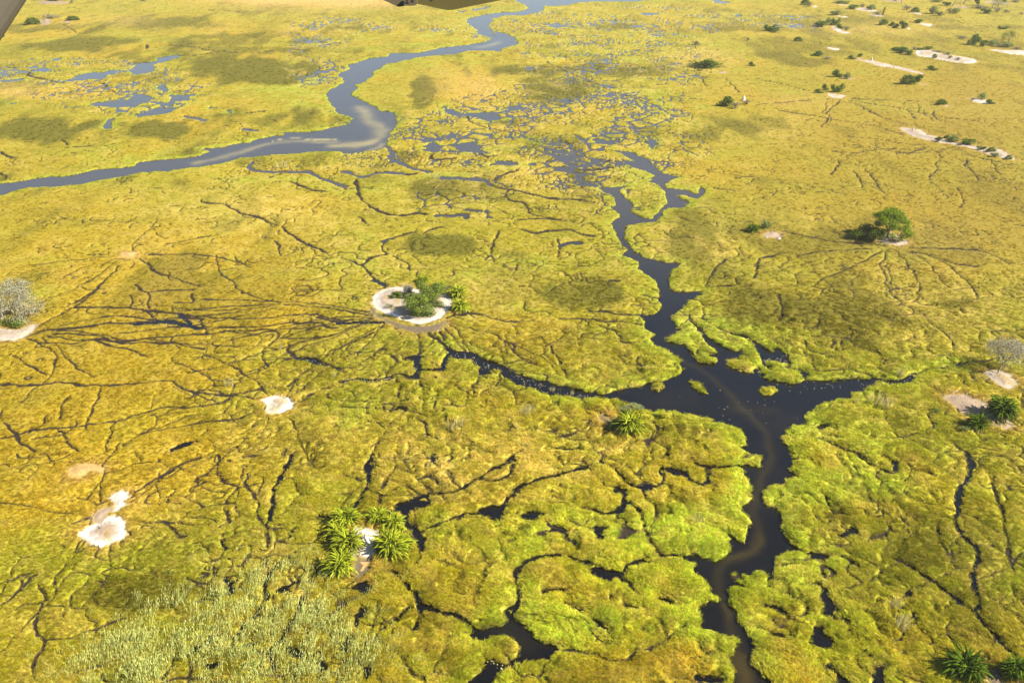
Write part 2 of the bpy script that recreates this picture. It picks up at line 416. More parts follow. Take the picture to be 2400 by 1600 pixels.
SANDS = [  # outline, whiteness of the middle, whiteness of the rim
 ("E 225,540 220,500 250,450 330,425 420,420 560,440 650,440 740,480 760,540 730,580 700,620 640,650 560,670 460,655 380,620 290,590", 0.40, 1.0),
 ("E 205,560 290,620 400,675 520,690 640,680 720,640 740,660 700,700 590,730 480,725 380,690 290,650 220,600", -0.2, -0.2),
 ("D 1810,1200 1850,1180 1930,1170 2000,1185 2030,1215 2010,1255 1950,1285 1880,1295 1830,1270 1850,1240", 0.5, 1.1),
 ("G 565,550 600,515 690,465 780,425 850,450 880,490 860,560 780,610 700,632 620,600", 0.2, 1.2),
 ("G 760,300 850,245 890,290 860,330 900,350 840,370 800,400 770,390 800,340", 0.9, 1.0),
 ("G 630,430 720,370 780,380 730,430 680,470", 0.1, 0.1),
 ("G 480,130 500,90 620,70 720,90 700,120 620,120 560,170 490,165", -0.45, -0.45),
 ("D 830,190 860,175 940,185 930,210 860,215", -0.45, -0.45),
 ("D -120,700 -40,690 100,710 180,690 230,670 250,690 200,740 120,780 0,785 -120,780", 0.35, 0.6),
 ("H 90,515 150,510 230,530 240,580 230,640 235,700 180,720 100,720 60,680 60,600", 0.75, 0.8),
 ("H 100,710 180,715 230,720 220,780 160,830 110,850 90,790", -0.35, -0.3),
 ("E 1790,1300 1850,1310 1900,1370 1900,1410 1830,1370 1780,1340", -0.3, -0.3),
 ("F 2070,1000 2130,990 2220,1000 2290,1050 2300,1090 2250,1125 2200,1110 2130,1060", 0.3, 0.5),
 ("F 1780,1180 1900,1150 2000,1180 2090,1210 2170,1280 2280,1370 2230,1400 2130,1360 2060,1300 1960,1310 1900,1260 1830,1210", 0.2, 0.25),
 ("F 1345,90 1400,60 1450,45 1540,90 1555,110 1490,130 1400,115", 0.3, 0.45),
 ("F 560,60 580,40 640,38 680,60 650,72 590,75", 0.25, 0.3),
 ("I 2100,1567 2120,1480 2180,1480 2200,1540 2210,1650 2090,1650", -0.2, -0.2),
 ("C 1620,350 1720,355 1800,380 1950,400 2020,420 2000,440 1900,435 1800,420 1700,400 1620,385", 0.5, 1.1),
 ("C 1220,420 1300,420 1340,430 1450,455 1560,480 1660,512 1600,508 1450,472 1380,465 1300,440", 0.6, 0.7),
 ("C 1500,885 1600,895 1640,900 1700,935 1760,945 1850,985 1900,990 2000,1010 2080,1020 2200,1040 2290,1105 2240,1100 2120,1070 2000,1030 1860,1000 1760,985 1640,955 1560,930", 0.35, 0.6),
 ("C 1000,650 1060,655 1120,665 1090,680 1030,675", 0.5, 0.8), ("C 1975,690 2040,685 2140,715 2100,722 2030,712", 0.7, 1.0),
 ("C 995,333 1010,331 1075,342 1060,350 1020,345", 0.9, 0.9),
 ("C 1020,190 1060,190 1100,215 1150,228 1130,236 1080,228", 0.5, 0.9), ("C 1200,62 1250,62 1340,80 1300,86 1220,75", 0.5, 0.7),
 ("C 1060,112 1090,115 1140,122 1110,127", 0.9, 0.9), ("C 1280,102 1330,104 1390,118 1340,118", 0.5, 0.6), ("C 1540,200 1575,197 1560,208", 0.9, 0.9),
 ("C 1630,165 1680,168 1725,176 1700,185 1660,178", 0.9, 0.9), ("C 2110,345 2200,350 2280,350 2400,362 2400,388 2280,378 2180,362", 0.7, 0.9),
 ("C 900,42 940,48 920,56 900,52", 0.8, 0.9), ("C 1050,30 1120,38 1170,42 1110,44", 0.4, 0.5), ("C 1560,85 1650,95 1640,104 1580,94", 0.3, 0.4),
 ("C 250,498 280,498 310,506 270,510", 0.2, 0.3), ("C 1790,730 1840,734 1820,740", 0.5, 0.6), ("C 1640,578 1675,585 1660,592", 0.2, 0.3),
 ("A 285,140 330,125 350,140 340,170 300,175", 0.1, 0.2), ("A 270,15 380,10 480,20 440,32 300,32", 0.0, 0.1), ("A 420,150 480,145 500,155 440,162", 0, 0.1),
 ("C 2080,15 2140,12 2260,28 2240,32 2120,25", 0.4, 0.5), ("C 1860,45 1940,50 2000,62 1930,62", 0.2, 0.3), ("C 1340,5 1480,8 1540,18 1420,16", 0.2, 0.3),
 ("C 1150,400 1230,405 1240,420 1180,415", 0, 0.1), ("C 1080,535 1180,545 1150,552 1100,545", 0.0, 0.1)]
SHOALS = [("A 1350,1120 1600,1070 1850,1000 2100,975 2300,985", 11, 0.55), ("B 30,1000 200,970 260,900 200,820 120,740", 18, 0.6), ("B -60,1010 60,1010 200,970", 17, 0.8), ("A 1880,975 2050,958 2300,968", 4, 1.6),
 ("B 200,1030 280,990", 10, 0.6), ("B 930,330 1000,320 1080,290", 11, 0.6), ("B 60,560 120,480 330,420", 12, 0.25), ("B 950,180 970,140", 8, 0.3),
 ("F -40,900 150,1000 300,1120 400,1230 500,1320 580,1430 610,1567 I 600,100 540,170 500,260 485,350 500,450 530,560 500,640 420,690 300,720 250,780 240,870 250,950 280,1040 330,1150 330,1250 400,1400 420,1500 430,1650", 13, 0.22),
 ("I 515,570 500,650 420,700 320,710", 15, 0.22), ("I 380,1400 420,1500 450,1600", 24, 0.30), ("I 280,1040 320,1110", 12, 0.22), ("F 350,1250 450,1260 600,1250", 20, 0.12), ("B 1250,10 1350,30", 14, 0.4), ("H 1150,1250 1300,1330", 30, 0.08)]
# ------------------------------------------------------------------ the ground grid and the fields that shape it
NEAR_C = np.arange(-130, 2531, 1.85)
PXA = np.concatenate([np.arange(-1800, -130, 45), NEAR_C, np.arange(2560, 4200, 45)]).astype(np.float64)
D0 = np.arange(1850, -36, -1.8)
far = []
py_ = -36.0
while py_ > -303:
    py_ = -330 + (py_ + 330) * 0.955; far.append(py_)
PYA = np.concatenate([D0, np.array(far)])
NR, NC = len(PYA), len(PXA)
GX, GY = ground_np(PXA[None, :] + 0 * PYA[:, None], PYA[:, None] + 0 * PXA[None, :])
GX = GX.astype(np.float32); GY = GY.astype(np.float32)
MPP = (H_CAM / (sp - (800 - PYA) / F_PX * cp) / F_PX).astype(np.float32)[:, None]
far_damp = np.clip(300.0 / GY, 0, 1)
wa = 0.9 * (fbm(GX / 6, GY / 6, 1, 2) - 0.5) * 2 + 0.7 * (vn(GX / 1.7, GY / 1.7, 3) - 0.5) + 0.3 * (vn(GX / 0.7, GY / 0.7, 4) - 0.5)
wb = 0.9 * (fbm(GX / 6, GY / 6, 5, 2) - 0.5) * 2 + 0.7 * (vn(GX / 1.7, GY / 1.7, 7) - 0.5) + 0.3 * (vn(GX / 0.7, GY / 0.7, 8) - 0.5)
fk = sstep(150, 420, GY) * 2.6
wa += fk * (fbm(GX / 11, GY / 14, 91, 3) - .5) * 2; wb += fk * (fbm(GX / 11, GY / 14, 93, 3) - .5) * 2.4
WX = GX + wa; WY = GY + wb
WPX, WPY = pix_np(WX, WY); WPX = WPX.astype(np.float32); WPY = WPY.astype(np.float32)
del wa, wb
def sl(x0, x1, y0, y1):
    c0 = np.searchsorted(PXA, x0); c1 = np.searchsorted(PXA, x1) + 1
    r0 = np.searchsorted(-PYA, -y1); r1 = np.searchsorted(-PYA, -y0) + 1
    return slice(r0, r1), slice(c0, c1)
def seg_dist(Xs, Ys, ax, ay, bx, by):
    dx, dy = bx - ax, by - ay; L = dx * dx + dy * dy + 1e-9
    t = np.clip(((Xs - ax) * dx + (Ys - ay) * dy) / L, 0, 1)
    return np.sqrt((Xs - ax - t * dx) ** 2 + (Ys - ay - t * dy) ** 2)
def margin(y, m):
    y = max(y, -250); k = 1.0 / mpp(0, y)
    return m * k, m * k * 1.0
def line_dist(P, D, reach, aniso=False):
    """lowers D to the distance from the polyline P (photo points), within reach metres"""
    for (ax, ay), (bx, by) in zip(P[:-1], P[1:]):
        mx, my = margin(max(ay, by), reach + 3.2)
        s = sl(min(ax, bx) - mx, max(ax, bx) + mx, min(ay, by) - my, max(ay, by) + my)
        if s[0].stop <= s[0].start or s[1].stop <= s[1].start: continue
        A = ground_np(ax, ay); B = ground_np(bx, by)
        q = seg_dist(WX[s], WY[s], A[0], A[1], B[0], B[1])
        if aniso:
            # creeks that run across the slope of the land are the wider ones
            dx, dy = abs(B[0] - A[0]), abs(B[1] - A[1]); L_ = math.hypot(dx, dy) + 1e-6
            g = max(1.0, min(2.0, 0.8 * A[1] / H_CAM)); q = q / (1 + (g - 1) * (dx / L_) ** 2)
        D[s] = np.minimum(D[s], q)
def poly_sd(P, reach=4.0, wpx=None, wpy=None):
    """signed distance in metres, positive inside, on a slice of the grid"""
    wpx = WPX if wpx is None else wpx; wpy = WPY if wpy is None else wpy
    xs = [p[0] for p in P]; ys = [p[1] for p in P]
    mx, my = margin(max(ys), reach + 3.2)
    s = sl(min(xs) - mx, max(xs) + mx, min(ys) - my, max(ys) + my)
    D = np.full((NR, NC), reach, np.float32); line_dist(P + [P[0]], D, reach)
    px, py = wpx[s], wpy[s]; ins = np.zeros(px.shape, bool)
    for (ax, ay), (bx, by) in zip(P, P[1:] + [P[0]]):
        if ay == by: continue
        c = ((ay > py) != (by > py)) & (px < (bx - ax) * (py - ay) / (by - ay) + ax)
        ins ^= c
    return s, np.where(ins, D[s], -D[s])

W = np.full((NR, NC), -4.0, np.float32)          # metres inside the water's edge
for i_, t in enumerate(WATER):
    s, d = poly_sd(pts(t))
    if i_ >= 11: d = d - 3.2 * np.clip(fbm(GX[s] / 5.5, GY[s] / 6.5, 15, 3) - 0.46, 0, 1) * 3
    W[s] = np.maximum(W[s], d)
WBIG = W.copy()
for t in ISLES:
    s, d = poly_sd(pts(t)); W[s] = np.minimum(W[s], -d)
def blob(x, y, rx, ry, p=1.0):
    return np.exp(-(((WPX - x) / rx) ** 2 + ((WPY - y) / ry) ** 2) * p)
# soggy zones where the mat breaks up into small islets
wet = 0.95 * blob(1270, 335, 330, 80) + 0.65 * blob(1490, 320, 130, 100) + 0.5 * blob(1180, 270, 230, 50) + 0.6 * blob(290, 210, 260, 75) + 0.45 * blob(100, 170, 160, 40) \
    + 0.5 * blob(740, 130, 90, 110) + 0.45 * blob(1400, 190, 200, 70) + 0.35 * blob(1560, 40, 330, 60) + 0.35 * blob(1300, 90, 250, 70) + 0.6 * blob(870, 330, 80, 60) \
    + 0.45 * blob(1150, 480, 330, 60) + 0.4 * blob(650, 390, 160, 25) + 0.3 * blob(900, 60, 260, 40) + 0.5 * blob(1620, 150, 120, 60) * 0.6 + 0.35 * blob(1700, 810, 90, 60) \
    + 0.5 * blob(1430, 420, 110, 70) + 0.3 * blob(1870, 60, 120, 40)
wet = np.minimum(wet, 0.72)
cs = 7.5
e1, c1 = voro(WX / cs, WY / (cs * 1.15), 11)
e1 = e1 * cs * 0.5
open_ = (fbm(GX / 22, GY / 22, 21, 3) - 0.34) * 2.2
s1 = (wet * 1.6 * np.clip(open_, 0, 1.4) - 0.30) - e1
W = np.maximum(W, np.where((wet > 0.2) & (GY < 1500), np.clip(s1, -4, 1.0) * np.clip(wet * 3, 0, 1) - 4 * (1 - np.clip(wet * 3, 0, 1)), -4))
e2, c2 = voro(WX / 3.1, WY / 3.3, 47); e2 = e2 * 1.55
s2 = (wet * 0.75 * np.clip((fbm(GX / 13, GY / 13, 25, 3) - 0.40) * 2.6, 0, 1.3) - 0.27) - e2
W = np.maximum(W, np.where((wet > 0.3) & (GY < 900), np.clip(s2, -4, 0.5), -4))
# trails and creeks
CR = np.full((NR, NC), -4.0, np.float32); CD = CR.copy()
wob = 0.6 + 0.8 * vn(GX / 3.3, GY / 3.3, 33); wobd = np.clip(0.05 + 1.6 * fbm(GX / 4.5, GY / 4.5, 35, 2), 0.2, 1.5)
for line in CRACKS.strip().splitlines():
    t, w, rest = line.split(' ', 2); P = smooth(pts(t + ' ' + rest)); w = float(w)
    D = np.full((NR, NC), 4.0, np.float32); line_dist(P, D, 3.0, True)
    ym = sum(p[1] for p in P) / len(P)
    hw = w * mpp(0, ym) * 0.5
    hw = hw * 0.95 + (0.04 if ym > 500 else 0.10)
    if ym > 1020: hw = hw * 1.3 + .04
    if w >= (6 if ym > 1020 else 7): CR = np.maximum(CR, hw * wob - D)
    else: CD = np.maximum(CD, (hw * .88 + .02) * wobd - D - 0.02)
# faint network of game trails across the firm grass
e3, _ = voro(WX / 17 + 3, WY / 17, 61); e3 = e3 * 8.5
trail_on = 0 * sstep(0.55, 0.68, fbm(GX / 45, GY / 45, 71, 2)) * (GY < 420)
CD = np.maximum(CD, np.where(trail_on > 0, 0.15 * trail_on * wobd - e3 * 0.8, -4))
e3, _ = voro(WX / 8 + 3, WY / 9, 63); e3 = e3 * 4.2
bump_zone = np.clip(blob(1500, 1350, 900, 420) + 0.6 * blob(1900, 900, 500, 200) + 0.5 * blob(900, 950, 350, 130), 0, 1)
trail_on2 = sstep(0.54, 0.68, fbm(GX / 20, GY / 20, 73, 2)) * bump_zone
CD = np.maximum(CD, np.where(trail_on2 > 0.05, 0.13 * trail_on2 * wobd - e3, -4))
W = np.maximum(W, CR)
# short curling creases where the grass has been pushed apart
for k_, (wl, wd_, lo, zone) in enumerate(((6.0, .12, .61, 0), (3.4, .09, .62, 0), (6.5, .26, .53, 1), (3.4, .12, .60, 1))):
    F_ = lambda a, b: fbm(a / wl + 9 * k_, b / (wl * 1.1), 401 + k_, 2)
    f_ = F_(GX, GY); gx_ = (F_(GX + .15, GY) - f_) / .15; gy_ = (F_(GX, GY + .15) - f_) / .15
    dist_ = np.abs(f_ - .5) / (np.sqrt(gx_ ** 2 + gy_ ** 2) + .02)
    m_ = sstep(lo, lo + .10, fbm(GX / 9, GY / 11, 421 + k_, 3)) * (bump_zone ** 1.5 if zone else np.clip(1.5 - GY / 300, 0, 1) * (1 - bump_zone))
    CD = np.maximum(CD, np.where(m_ > 0.1, wd_ * m_ - dist_, -4))
# trails that fan out from the sand islands
fr = random.Random(12)
for (fx, fy, a0, a1, num, l0, l1, wd_) in ((930, 735, 165, 262, 9, 18, 60, .12), (655, 950, 0, 360, 8, 10, 30, .11), (80, 775, -60, 35, 7, 20, 60, .13), (2085, 575, 190, 350, 7, 15, 40, .13), (245, 1215, 0, 360, 5, 12, 30, .10),
        (300, 598, 0, 360, 5, 12, 40, .10), (1020, 745, 265, 340, 5, 15, 40, .13), (2200, 340, 150, 330, 6, 20, 60, .15), (1960, 230, 180, 360, 5, 25, 60, .22), (700, 720, 150, 210, 4, 20, 50, .12)):
    X_, Y_ = ground_np(fx, fy)
    for q_ in range(num):
        a = math.radians(a0 + (a1 - a0) * (q_ + fr.random() * .8) / num); L_ = fr.uniform(l0, l1); P_ = []; x_, y_ = X_ + 5.5 * math.cos(a), Y_ + 5.5 * math.sin(a)
        for k_ in range(7):
            P_.append(tuple(float(v) for v in pix_np(x_, y_))); a += fr.gauss(0, .16); x_ += L_ / 6 * math.cos(a); y_ += L_ / 6 * math.sin(a)
        D = np.full((NR, NC), 4.0, np.float32); line_dist(smooth(P_, 3), D, 1.5, True); CD = np.maximum(CD, wd_ * fr.uniform(.6, 1.1) * wobd - D)

# sand
WPX0, WPY0, WX0, WY0 = WPX, WPY, WX, WY
WX = GX * .75 + WX * .25; WY = GY * .75 + WY * .25; WPX, WPY = pix_np(WX, WY)
SAND = np.zeros((NR, NC), np.float32); SWHT = np.zeros((NR, NC), np.float32); SD = np.full((NR, NC), -4.0, np.float32)
for t, wm, wr in SANDS:
    P_ = pts(t); P_ = smooth([P_[-1]] + P_ + [P_[0], P_[1]], 4)[4:-4] if len(P_) > 4 else P_
    s, d = poly_sd(P_, 4.0)
    d = d + (fbm(GX[s] / 1.6, GY[s] / 1.6, 141, 2) - .5) * .5 + (vn(GX[s] / .45, GY[s] / .45, 143) - .5) * .7; m = sstep(-0.8, 0.45, d); rim = np.clip(1.2 - d / 2.1, 0, 1)
    val = wm + (wr - wm) * rim
    if wm < 0: m = m * 0.95
    SWHT[s] = SWHT[s] * (1 - m) + val * m; SAND[s] = np.maximum(SAND[s], m); SD[s] = np.maximum(SD[s], d)
WPX, WPY, WX, WY = WPX0, WPY0, WX0, WY0
W = np.where(SAND > 0.5, np.minimum(W, -0.8), W)

# ------------------------------------------------------------------ height of the floating mat
n2 = fbm(GX / 2.6, GY / 2.6, 81, 3); n1 = fbm(GX / 7.5, GY / 7.5, 83, 3); n3 = vn(GX / 0.9, GY / 0.9, 85)
bill = np.abs(fbm(GX / 5, GY / 5, 87, 3) - 0.5) * 4
near_k = np.clip(1.25 - GY / 330, 0.35, 1.0)
puff = np.sqrt(np.clip(np.abs(fbm(GX / 6.5 + 5, GY / 6.5, 87, 2) - 0.5) * 5.5, 0, 1)); puff2 = np.sqrt(np.clip(np.abs(fbm(GX / 2.7, GY / 2.7, 89, 2) - 0.5) * 5, 0, 1))
land = 0.24 + bump_zone * (0.25 * n1 + 0.72 * puff + 0.10 * puff2 + 0.20 * n2) + 0.32 * (n2 - 0.4) * near_k * (1 - .4 * bump_zone) + 0.09 * (n3 - .5)
land = np.maximum(land, 0.10)
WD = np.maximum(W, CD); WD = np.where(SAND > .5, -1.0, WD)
dome = 1 - np.exp(np.minimum(WD, 0) / (0.55 + 1.25 * bump_zone))
landh = land * (0.28 - .20 * bump_zone + (0.72 + .30 * bump_zone) * dome) + 0.05
landh = np.where(SAND > 0, landh * (1 - SAND) + SAND * (0.18 + 0.45 * sstep(0, 3.5, SD) * (0.6 + 0.6 * n1) + 0.08 * n3), landh)
ed = 0.16 + 0.10 * np.clip(GY / 300, 0, 2)
bank = sstep(-ed, ed, W)
HZ = landh * (1 - bank) + (-0.55) * bank
dry = sstep(-ed * .8, ed * .5, CD) * (SAND < .5)
HZ = HZ * (1 - dry) + np.minimum(HZ, 0.03) * dry
HZ = np.where(GY > 1300, 0.3, HZ).astype(np.float32)

# ------------------------------------------------------------------ colour of what grows or lies there, with some shade painted in
def col(*c): return np.array(c, np.float32)
STRAW = col(.44, .335, .070); OCHRE = col(.325, .228, .009); GREEN = col(.205, .205, .008); LIME = col(.26, .30, .018); OLIVE = col(.108, .098, .005)
PINK = col(.47, .31, .095); MUD_AND_SHADE = col(.024, .016, .010); SANDC = col(.25, .185, .125); WHITE = col(.50, .47, .42); RUST = col(.40, .235, .075); SAGE = col(.26, .28, .10)
def mix(c, k, f): f = np.clip(f, 0, 1)[..., None]; return c * (1 - f) + k * f
def zb(L): 
    r = 0
    for x, y, rx, ry, a in L: r = r + a * blob(x, y, rx, ry)
    return r
b1 = fbm(GX / 34, GY / 34, 101, 4); b2 = fbm(GX / 11, GY / 11, 103, 3); b3 = fbm(GX / 3.2, GY / 3.2, 105, 3); b4 = vn(GX / 1.1, GY / 1.1, 107); b5 = fbm(GX / 60, GY / 25, 109, 3)
olive = zb([(395, 55, 150, 22, 1), (190, 105, 170, 22, 1), (560, 165, 150, 35, 1.2), (640, 175, 90, 25, .6), (110, 310, 130, 35, 1.3), (370, 305, 100, 22, 1), (994, 215, 34, 40, 1.1), (1300, 215, 90, 32, 1.2),
            (1240, 165, 120, 14, .9), (1200, 285, 110, 14, .8), (1480, 165, 120, 20, 1.1), (1460, 60, 110, 10, .6), (1330, 130, 110, 10, .5), (1030, 440, 95, 28, 1.2), (994, 575, 50, 28, 1.2), (1100, 575, 70, 26, 1), (1320, 690, 110, 50, .9), (1430, 690, 90, 35, .6),
            (1980, 760, 200, 75, 1.1), (1760, 720, 90, 45, .9), (2246, 714, 40, 15, 1.2), (1967, 666, 24, 10, 1), (1700, 640, 70, 35, .7), (1880, 148, 90, 12, 1.3), (1790, 130, 60, 8, .8), (1870, 40, 70, 8, .6), (1740, 300, 80, 20, .7), (1800, 430, 90, 20, .6),
            (375, 1385, 170, 45, 1), (300, 1420, 200, 60, .4), (2280, 65, 130, 10, .8), (2160, 1320, 130, 160, .6), (2300, 1450, 90, 130, .5), (440, 430, 130, 20, .6), (1210, 600, 60, 20, .6), (1450, 560, 70, 20, .3), (2100, 1000, 100, 60, .5), (1650, 470, 120, 25, .5),
            (100, 660, 80, 50, .2), (740, 360, 60, 14, .3), (1850, 380, 60, 8, .4), (2200, 400, 60, 8, .4), (1000, 1400, 100, 60, .2)])
gold = zb([(300, 820, 420, 200, 1), (1090, 205, 120, 42, 1.4), (100, 1100, 260, 160, .7), (2150, 500, 300, 130, .75), (2000, 330, 300, 90, .45), (600, 75, 200, 22, 1), (150, 60, 130, 30, .8), (100, 215, 140, 20, .8), (250, 120, 60, 12, .8), (560, 260, 80, 12, .4), (830, 55, 120, 25, .5),
           (200, 560, 300, 60, .6), (1250, 770, 110, 40, .5), (650, 560, 150, 60, .4), (2250, 640, 130, 60, .6), (420, 1280, 180, 70, .3), (900, 960, 150, 100, .2), (1700, 210, 120, 30, .4)])
pink = zb([(720, -5, 230, 16, 1.2), (860, 8, 90, 12, .8), (30, 215, 70, 16, .5), (1650, 130, 70, 14, .4), (2060, 70, 160, 16, .4), (1090, 200, 90, 35, .35), (700, 0, 160, 30, .5), (300, 50, 60, 12, .4), (1850, 240, 60, 12, .4), (2280, 250, 130, 60, .3), (2200, 560, 180, 60, .25)])
lime = zb([(1560, 1230, 150, 110, .9), (1900, 1130, 160, 120, .9), (2100, 1150, 130, 130, .3), (700, 195, 90, 60, .7), (1560, 240, 90, 30, .7), (1720, 770, 120, 60, 1), (1500, 420, 120, 60, .4), (1040, 415, 60, 14, 1.2), (1020, 800, 110, 60, .7), (960, 690, 130, 70, .5), (830, 990, 45, 40, 1.3),
           (1650, 1500, 200, 90, .5), (1350, 1480, 250, 110, .45), (1000, 1180, 200, 90, .3), (2150, 590, 80, 35, .9), (2060, 570, 90, 25, .5), (100, 700, 60, 60, .6), (350, 1010, 140, 60, .25), (500, 980, 80, 60, .4), (2300, 1050, 90, 110, .6), (1600, 330, 60, 40, .6), (1250, 1250, 220, 80, .4),
           (250, 1080, 100, 60, .25), (1830, 1350, 160, 100, .4), (1000, 90, 200, 60, .35), (1440, 110, 150, 70, .35), (700, 400, 140, 25, .3), (1090, 380, 60, 20, .6), (1500, 560, 60, 60, .4), (900, 620, 120, 60, .3), (2080, 600, 90, 20, .5)])
straw = zb([(1640, 565, 110, 45, .9), (2150, 720, 150, 90, .6), (560, 500, 200, 60, .6), (330, 590, 60, 30, .5), (700, 1010, 160, 70, .5), (1030, 1080, 200, 90, .45), (1300, 1080, 200, 70, .35), (1850, 300, 90, 40, .5), (1950, 240, 90, 20, .4), (1300, 400, 250, 60, .3), (1150, 680, 90, 50, .5), (640, 1330, 120, 70, .7),
            (1850, 520, 90, 50, .3), (430, 1180, 200, 60, .2), (1950, 1400, 60, 60, .3), (1820, 1300, 40, 30, .5), (1700, 1230, 60, 40, .2), (800, 600, 120, 60, .3), (1650, 145, 90, 20, .5)])
rx_ = np.clip((WPX - 900) / 1500, 0, 1) * np.clip((WPY - 500) / 900, 0, 1)
COL = GREEN * 0.62 + OCHRE * 0.38 + 0 * GX[..., None]
b6 = fbm(GX / 18, GY / 60, 111, 3); b7 = fbm(GX / 90, GY / 45, 113, 3)
COL = mix(COL, OCHRE, gold * 0.85 + (b1 - 0.5) * 2.4 + 0.2)
COL = mix(COL, GREEN, (b5 - 0.52) * 3 + rx_ * 0.45 + bump_zone * .7 - gold * .4)
COL = mix(COL, LIME, lime * (0.45 + 0.9 * b2) + (b2 - 0.60) * 2.0 * (1 - gold * .7))
grain = (b3 - 0.48) * 2.6
COL = mix(COL, STRAW, straw * (0.15 + 1.1 * b3) + np.clip(grain, 0, 1) * 0.42 + 0.12 * b4)
b8 = fbm(GX / 8, GY / 26, 115, 4)
COL = mix(COL, OLIVE, sstep(0.34, 0.80, olive * (0.15 + 1.75 * b8)) * 0.95 + np.clip(0.38 - b2, 0, 1) * 1.2 + np.clip(-grain - 0.35, 0, 1) * 0.2)
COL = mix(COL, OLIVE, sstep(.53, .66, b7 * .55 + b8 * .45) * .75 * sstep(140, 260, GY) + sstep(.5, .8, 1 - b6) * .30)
COL = mix(COL, RUST * .7 + STRAW * .3, sstep(.52, .75, b6) * .35 * np.clip(gold + pink - .1, 0, 1) * (1 - bump_zone))
COL = mix(COL, PINK, pink * (0.5 + 0.7 * b2))
COL = mix(COL, col(.225, .160, .014), np.clip(blob(2250, 380, 520, 330) * .75 * (.5 + b1), 0, .85)); COL = mix(COL, col(.285, .190, .007), np.clip(blob(220, 880, 420, 260) * .6 * (.4 + b2), 0, .7))
fringe = np.exp(-np.abs(WBIG + 1.0) / 2.2) * (WBIG > -3.9)
COL = mix(COL, LIME, fringe * 0.6 * (0.4 + b2))
edge_dry = np.exp(-np.abs(W + 0.45) / 0.35) * sstep(0.45, 0.7, b2 * 0.5 + b3 * 0.5)
COL = mix(COL, STRAW * 0.8 + RUST * 0.2, edge_dry * 0.55 * (1 - .6 * bump_zone))
sfr = np.exp(-np.abs(SD + 0.6) / 1.2) * 1.6 * (SAND < .5) * (SD > -3.5)
COL = mix(COL, RUST * .6 + OCHRE * .4, sfr * 0.45 * (0.3 + b3))
COL = mix(COL, MUD_AND_SHADE, sstep(-0.22, -0.02, WD))  # dark mud along trails, creases and banks, with their shade painted in
# distant land
farm = sstep(500, 900, GY)
COL = mix(COL, STRAW * 0.7 + GREEN * 0.3, farm * 0.25)
VEG = COL.copy()
sw = np.clip(SWHT, -0.5, 1.2); sw = np.where(sw > 0, np.clip((sw - 0.25) * 1.15 + (b2 - .5) * .5, 0.001, 1), sw)
dirt = SANDC * (1 - 0.25 * np.clip(-sw, 0, 1)[..., None] * 2)
sc = np.where(sw[..., None] > 0, SANDC * (1 - np.clip(sw, 0, 1)[..., None]) + WHITE * np.clip(sw, 0, 1)[..., None], dirt)
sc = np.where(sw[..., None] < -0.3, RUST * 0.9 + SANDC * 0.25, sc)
sc = np.where((sw[..., None] < -0.1) & (sw[..., None] > -0.3), SANDC * 0.42 + MUD_AND_SHADE * .5, sc)
sc = mix(sc, OCHRE * .5 + MUD_AND_SHADE, sstep(.60, .70, b3) * .5)
sc = sc * (0.72 + 0.5 * b3[..., None]) * (0.93 + 0.14 * b4[..., None])
COL = COL * (1 - SAND[..., None]) + sc * SAND[..., None]
COL = np.clip(COL, 0.004, 0.9)
VEG = VEG * (0.84 + 0.28 * (1 - sstep(100, 250, GY)) + 0.62 * bump_zone)[..., None]  # self-shadow offset put into the colour: tufts lighter near and on hummocks
COL = COL * (1 - .2 * sstep(100, 250, GY) * (1 - SAND))[..., None]  # ground colour lowered with distance to balance the self-shadowed near tufts
# ------------------------------------------------------------------ helpers for objects and materials
def tag(o, label=None, cat=None, group=None, kind=None):
    if label: o['label'] = label
    if cat: o['category'] = cat
    if group: o['group'] = group
    if kind: o['kind'] = kind
    return o
def mesh_obj(name, V, Fc, mat, parent=None, loc=None, link=True):
    me = bpy.data.meshes.new(name); me.from_pydata([tuple(v) for v in V], [], Fc); me.materials.append(mat); me.update()
    o = bpy.data.objects.new(name, me)
    if link: C.objects.link(o)
    if parent: o.parent = parent
    if loc is not None: o.location = loc
    return o
def mesh_np(name, V, quads, mat, smooth=True):
    me = bpy.data.meshes.new(name); n = len(V); f, k = quads.shape
    me.vertices.add(n); me.vertices.foreach_set('co', np.ascontiguousarray(V, np.float32).ravel())
    me.loops.add(f * k); me.loops.foreach_set('vertex_index', np.ascontiguousarray(quads, np.int32).ravel())
    me.polygons.add(f); me.polygons.foreach_set('loop_start', np.arange(0, f * k, k, dtype=np.int32))
    me.polygons.foreach_set('use_smooth', np.full(f, smooth)); me.materials.append(mat); me.update(calc_edges=True)
    o = bpy.data.objects.new(name, me); C.objects.link(o); return o
def empty(name, loc):
    o = bpy.data.objects.new(name, None); o.location = loc; o.empty_display_size = 0.3; C.objects.link(o); return o
def attr_color(me, name, arr):
    a = me.attributes.new(name, 'FLOAT_COLOR', 'POINT'); c = np.ones((len(arr), 4), np.float32); c[:, :3] = arr; a.data.foreach_set('color', c.ravel())
def new_mat(name):
    m = bpy.data.materials.new(name); m.use_nodes = True; t = m.node_tree; b = t.nodes['Principled BSDF']; return m, t, b
def noise(t, scale, detail=3, rough=0.6, coord=None, dist=0.0):
    n = t.nodes.new('ShaderNodeTexNoise'); n.inputs['Scale'].default_value = scale; n.inputs['Detail'].default_value = detail
    n.inputs['Roughness'].default_value = rough; n.inputs['Distortion'].default_value = dist
    if coord: t.links.new(coord, n.inputs['Vector'])
    return n
def maprange(t, v, a, b, c, d):
    m = t.nodes.new('ShaderNodeMapRange'); t.links.new(v, m.inputs[0])
    for i, x in enumerate((a, b, c, d)): m.inputs[i + 1].default_value = x
    return m.outputs[0]
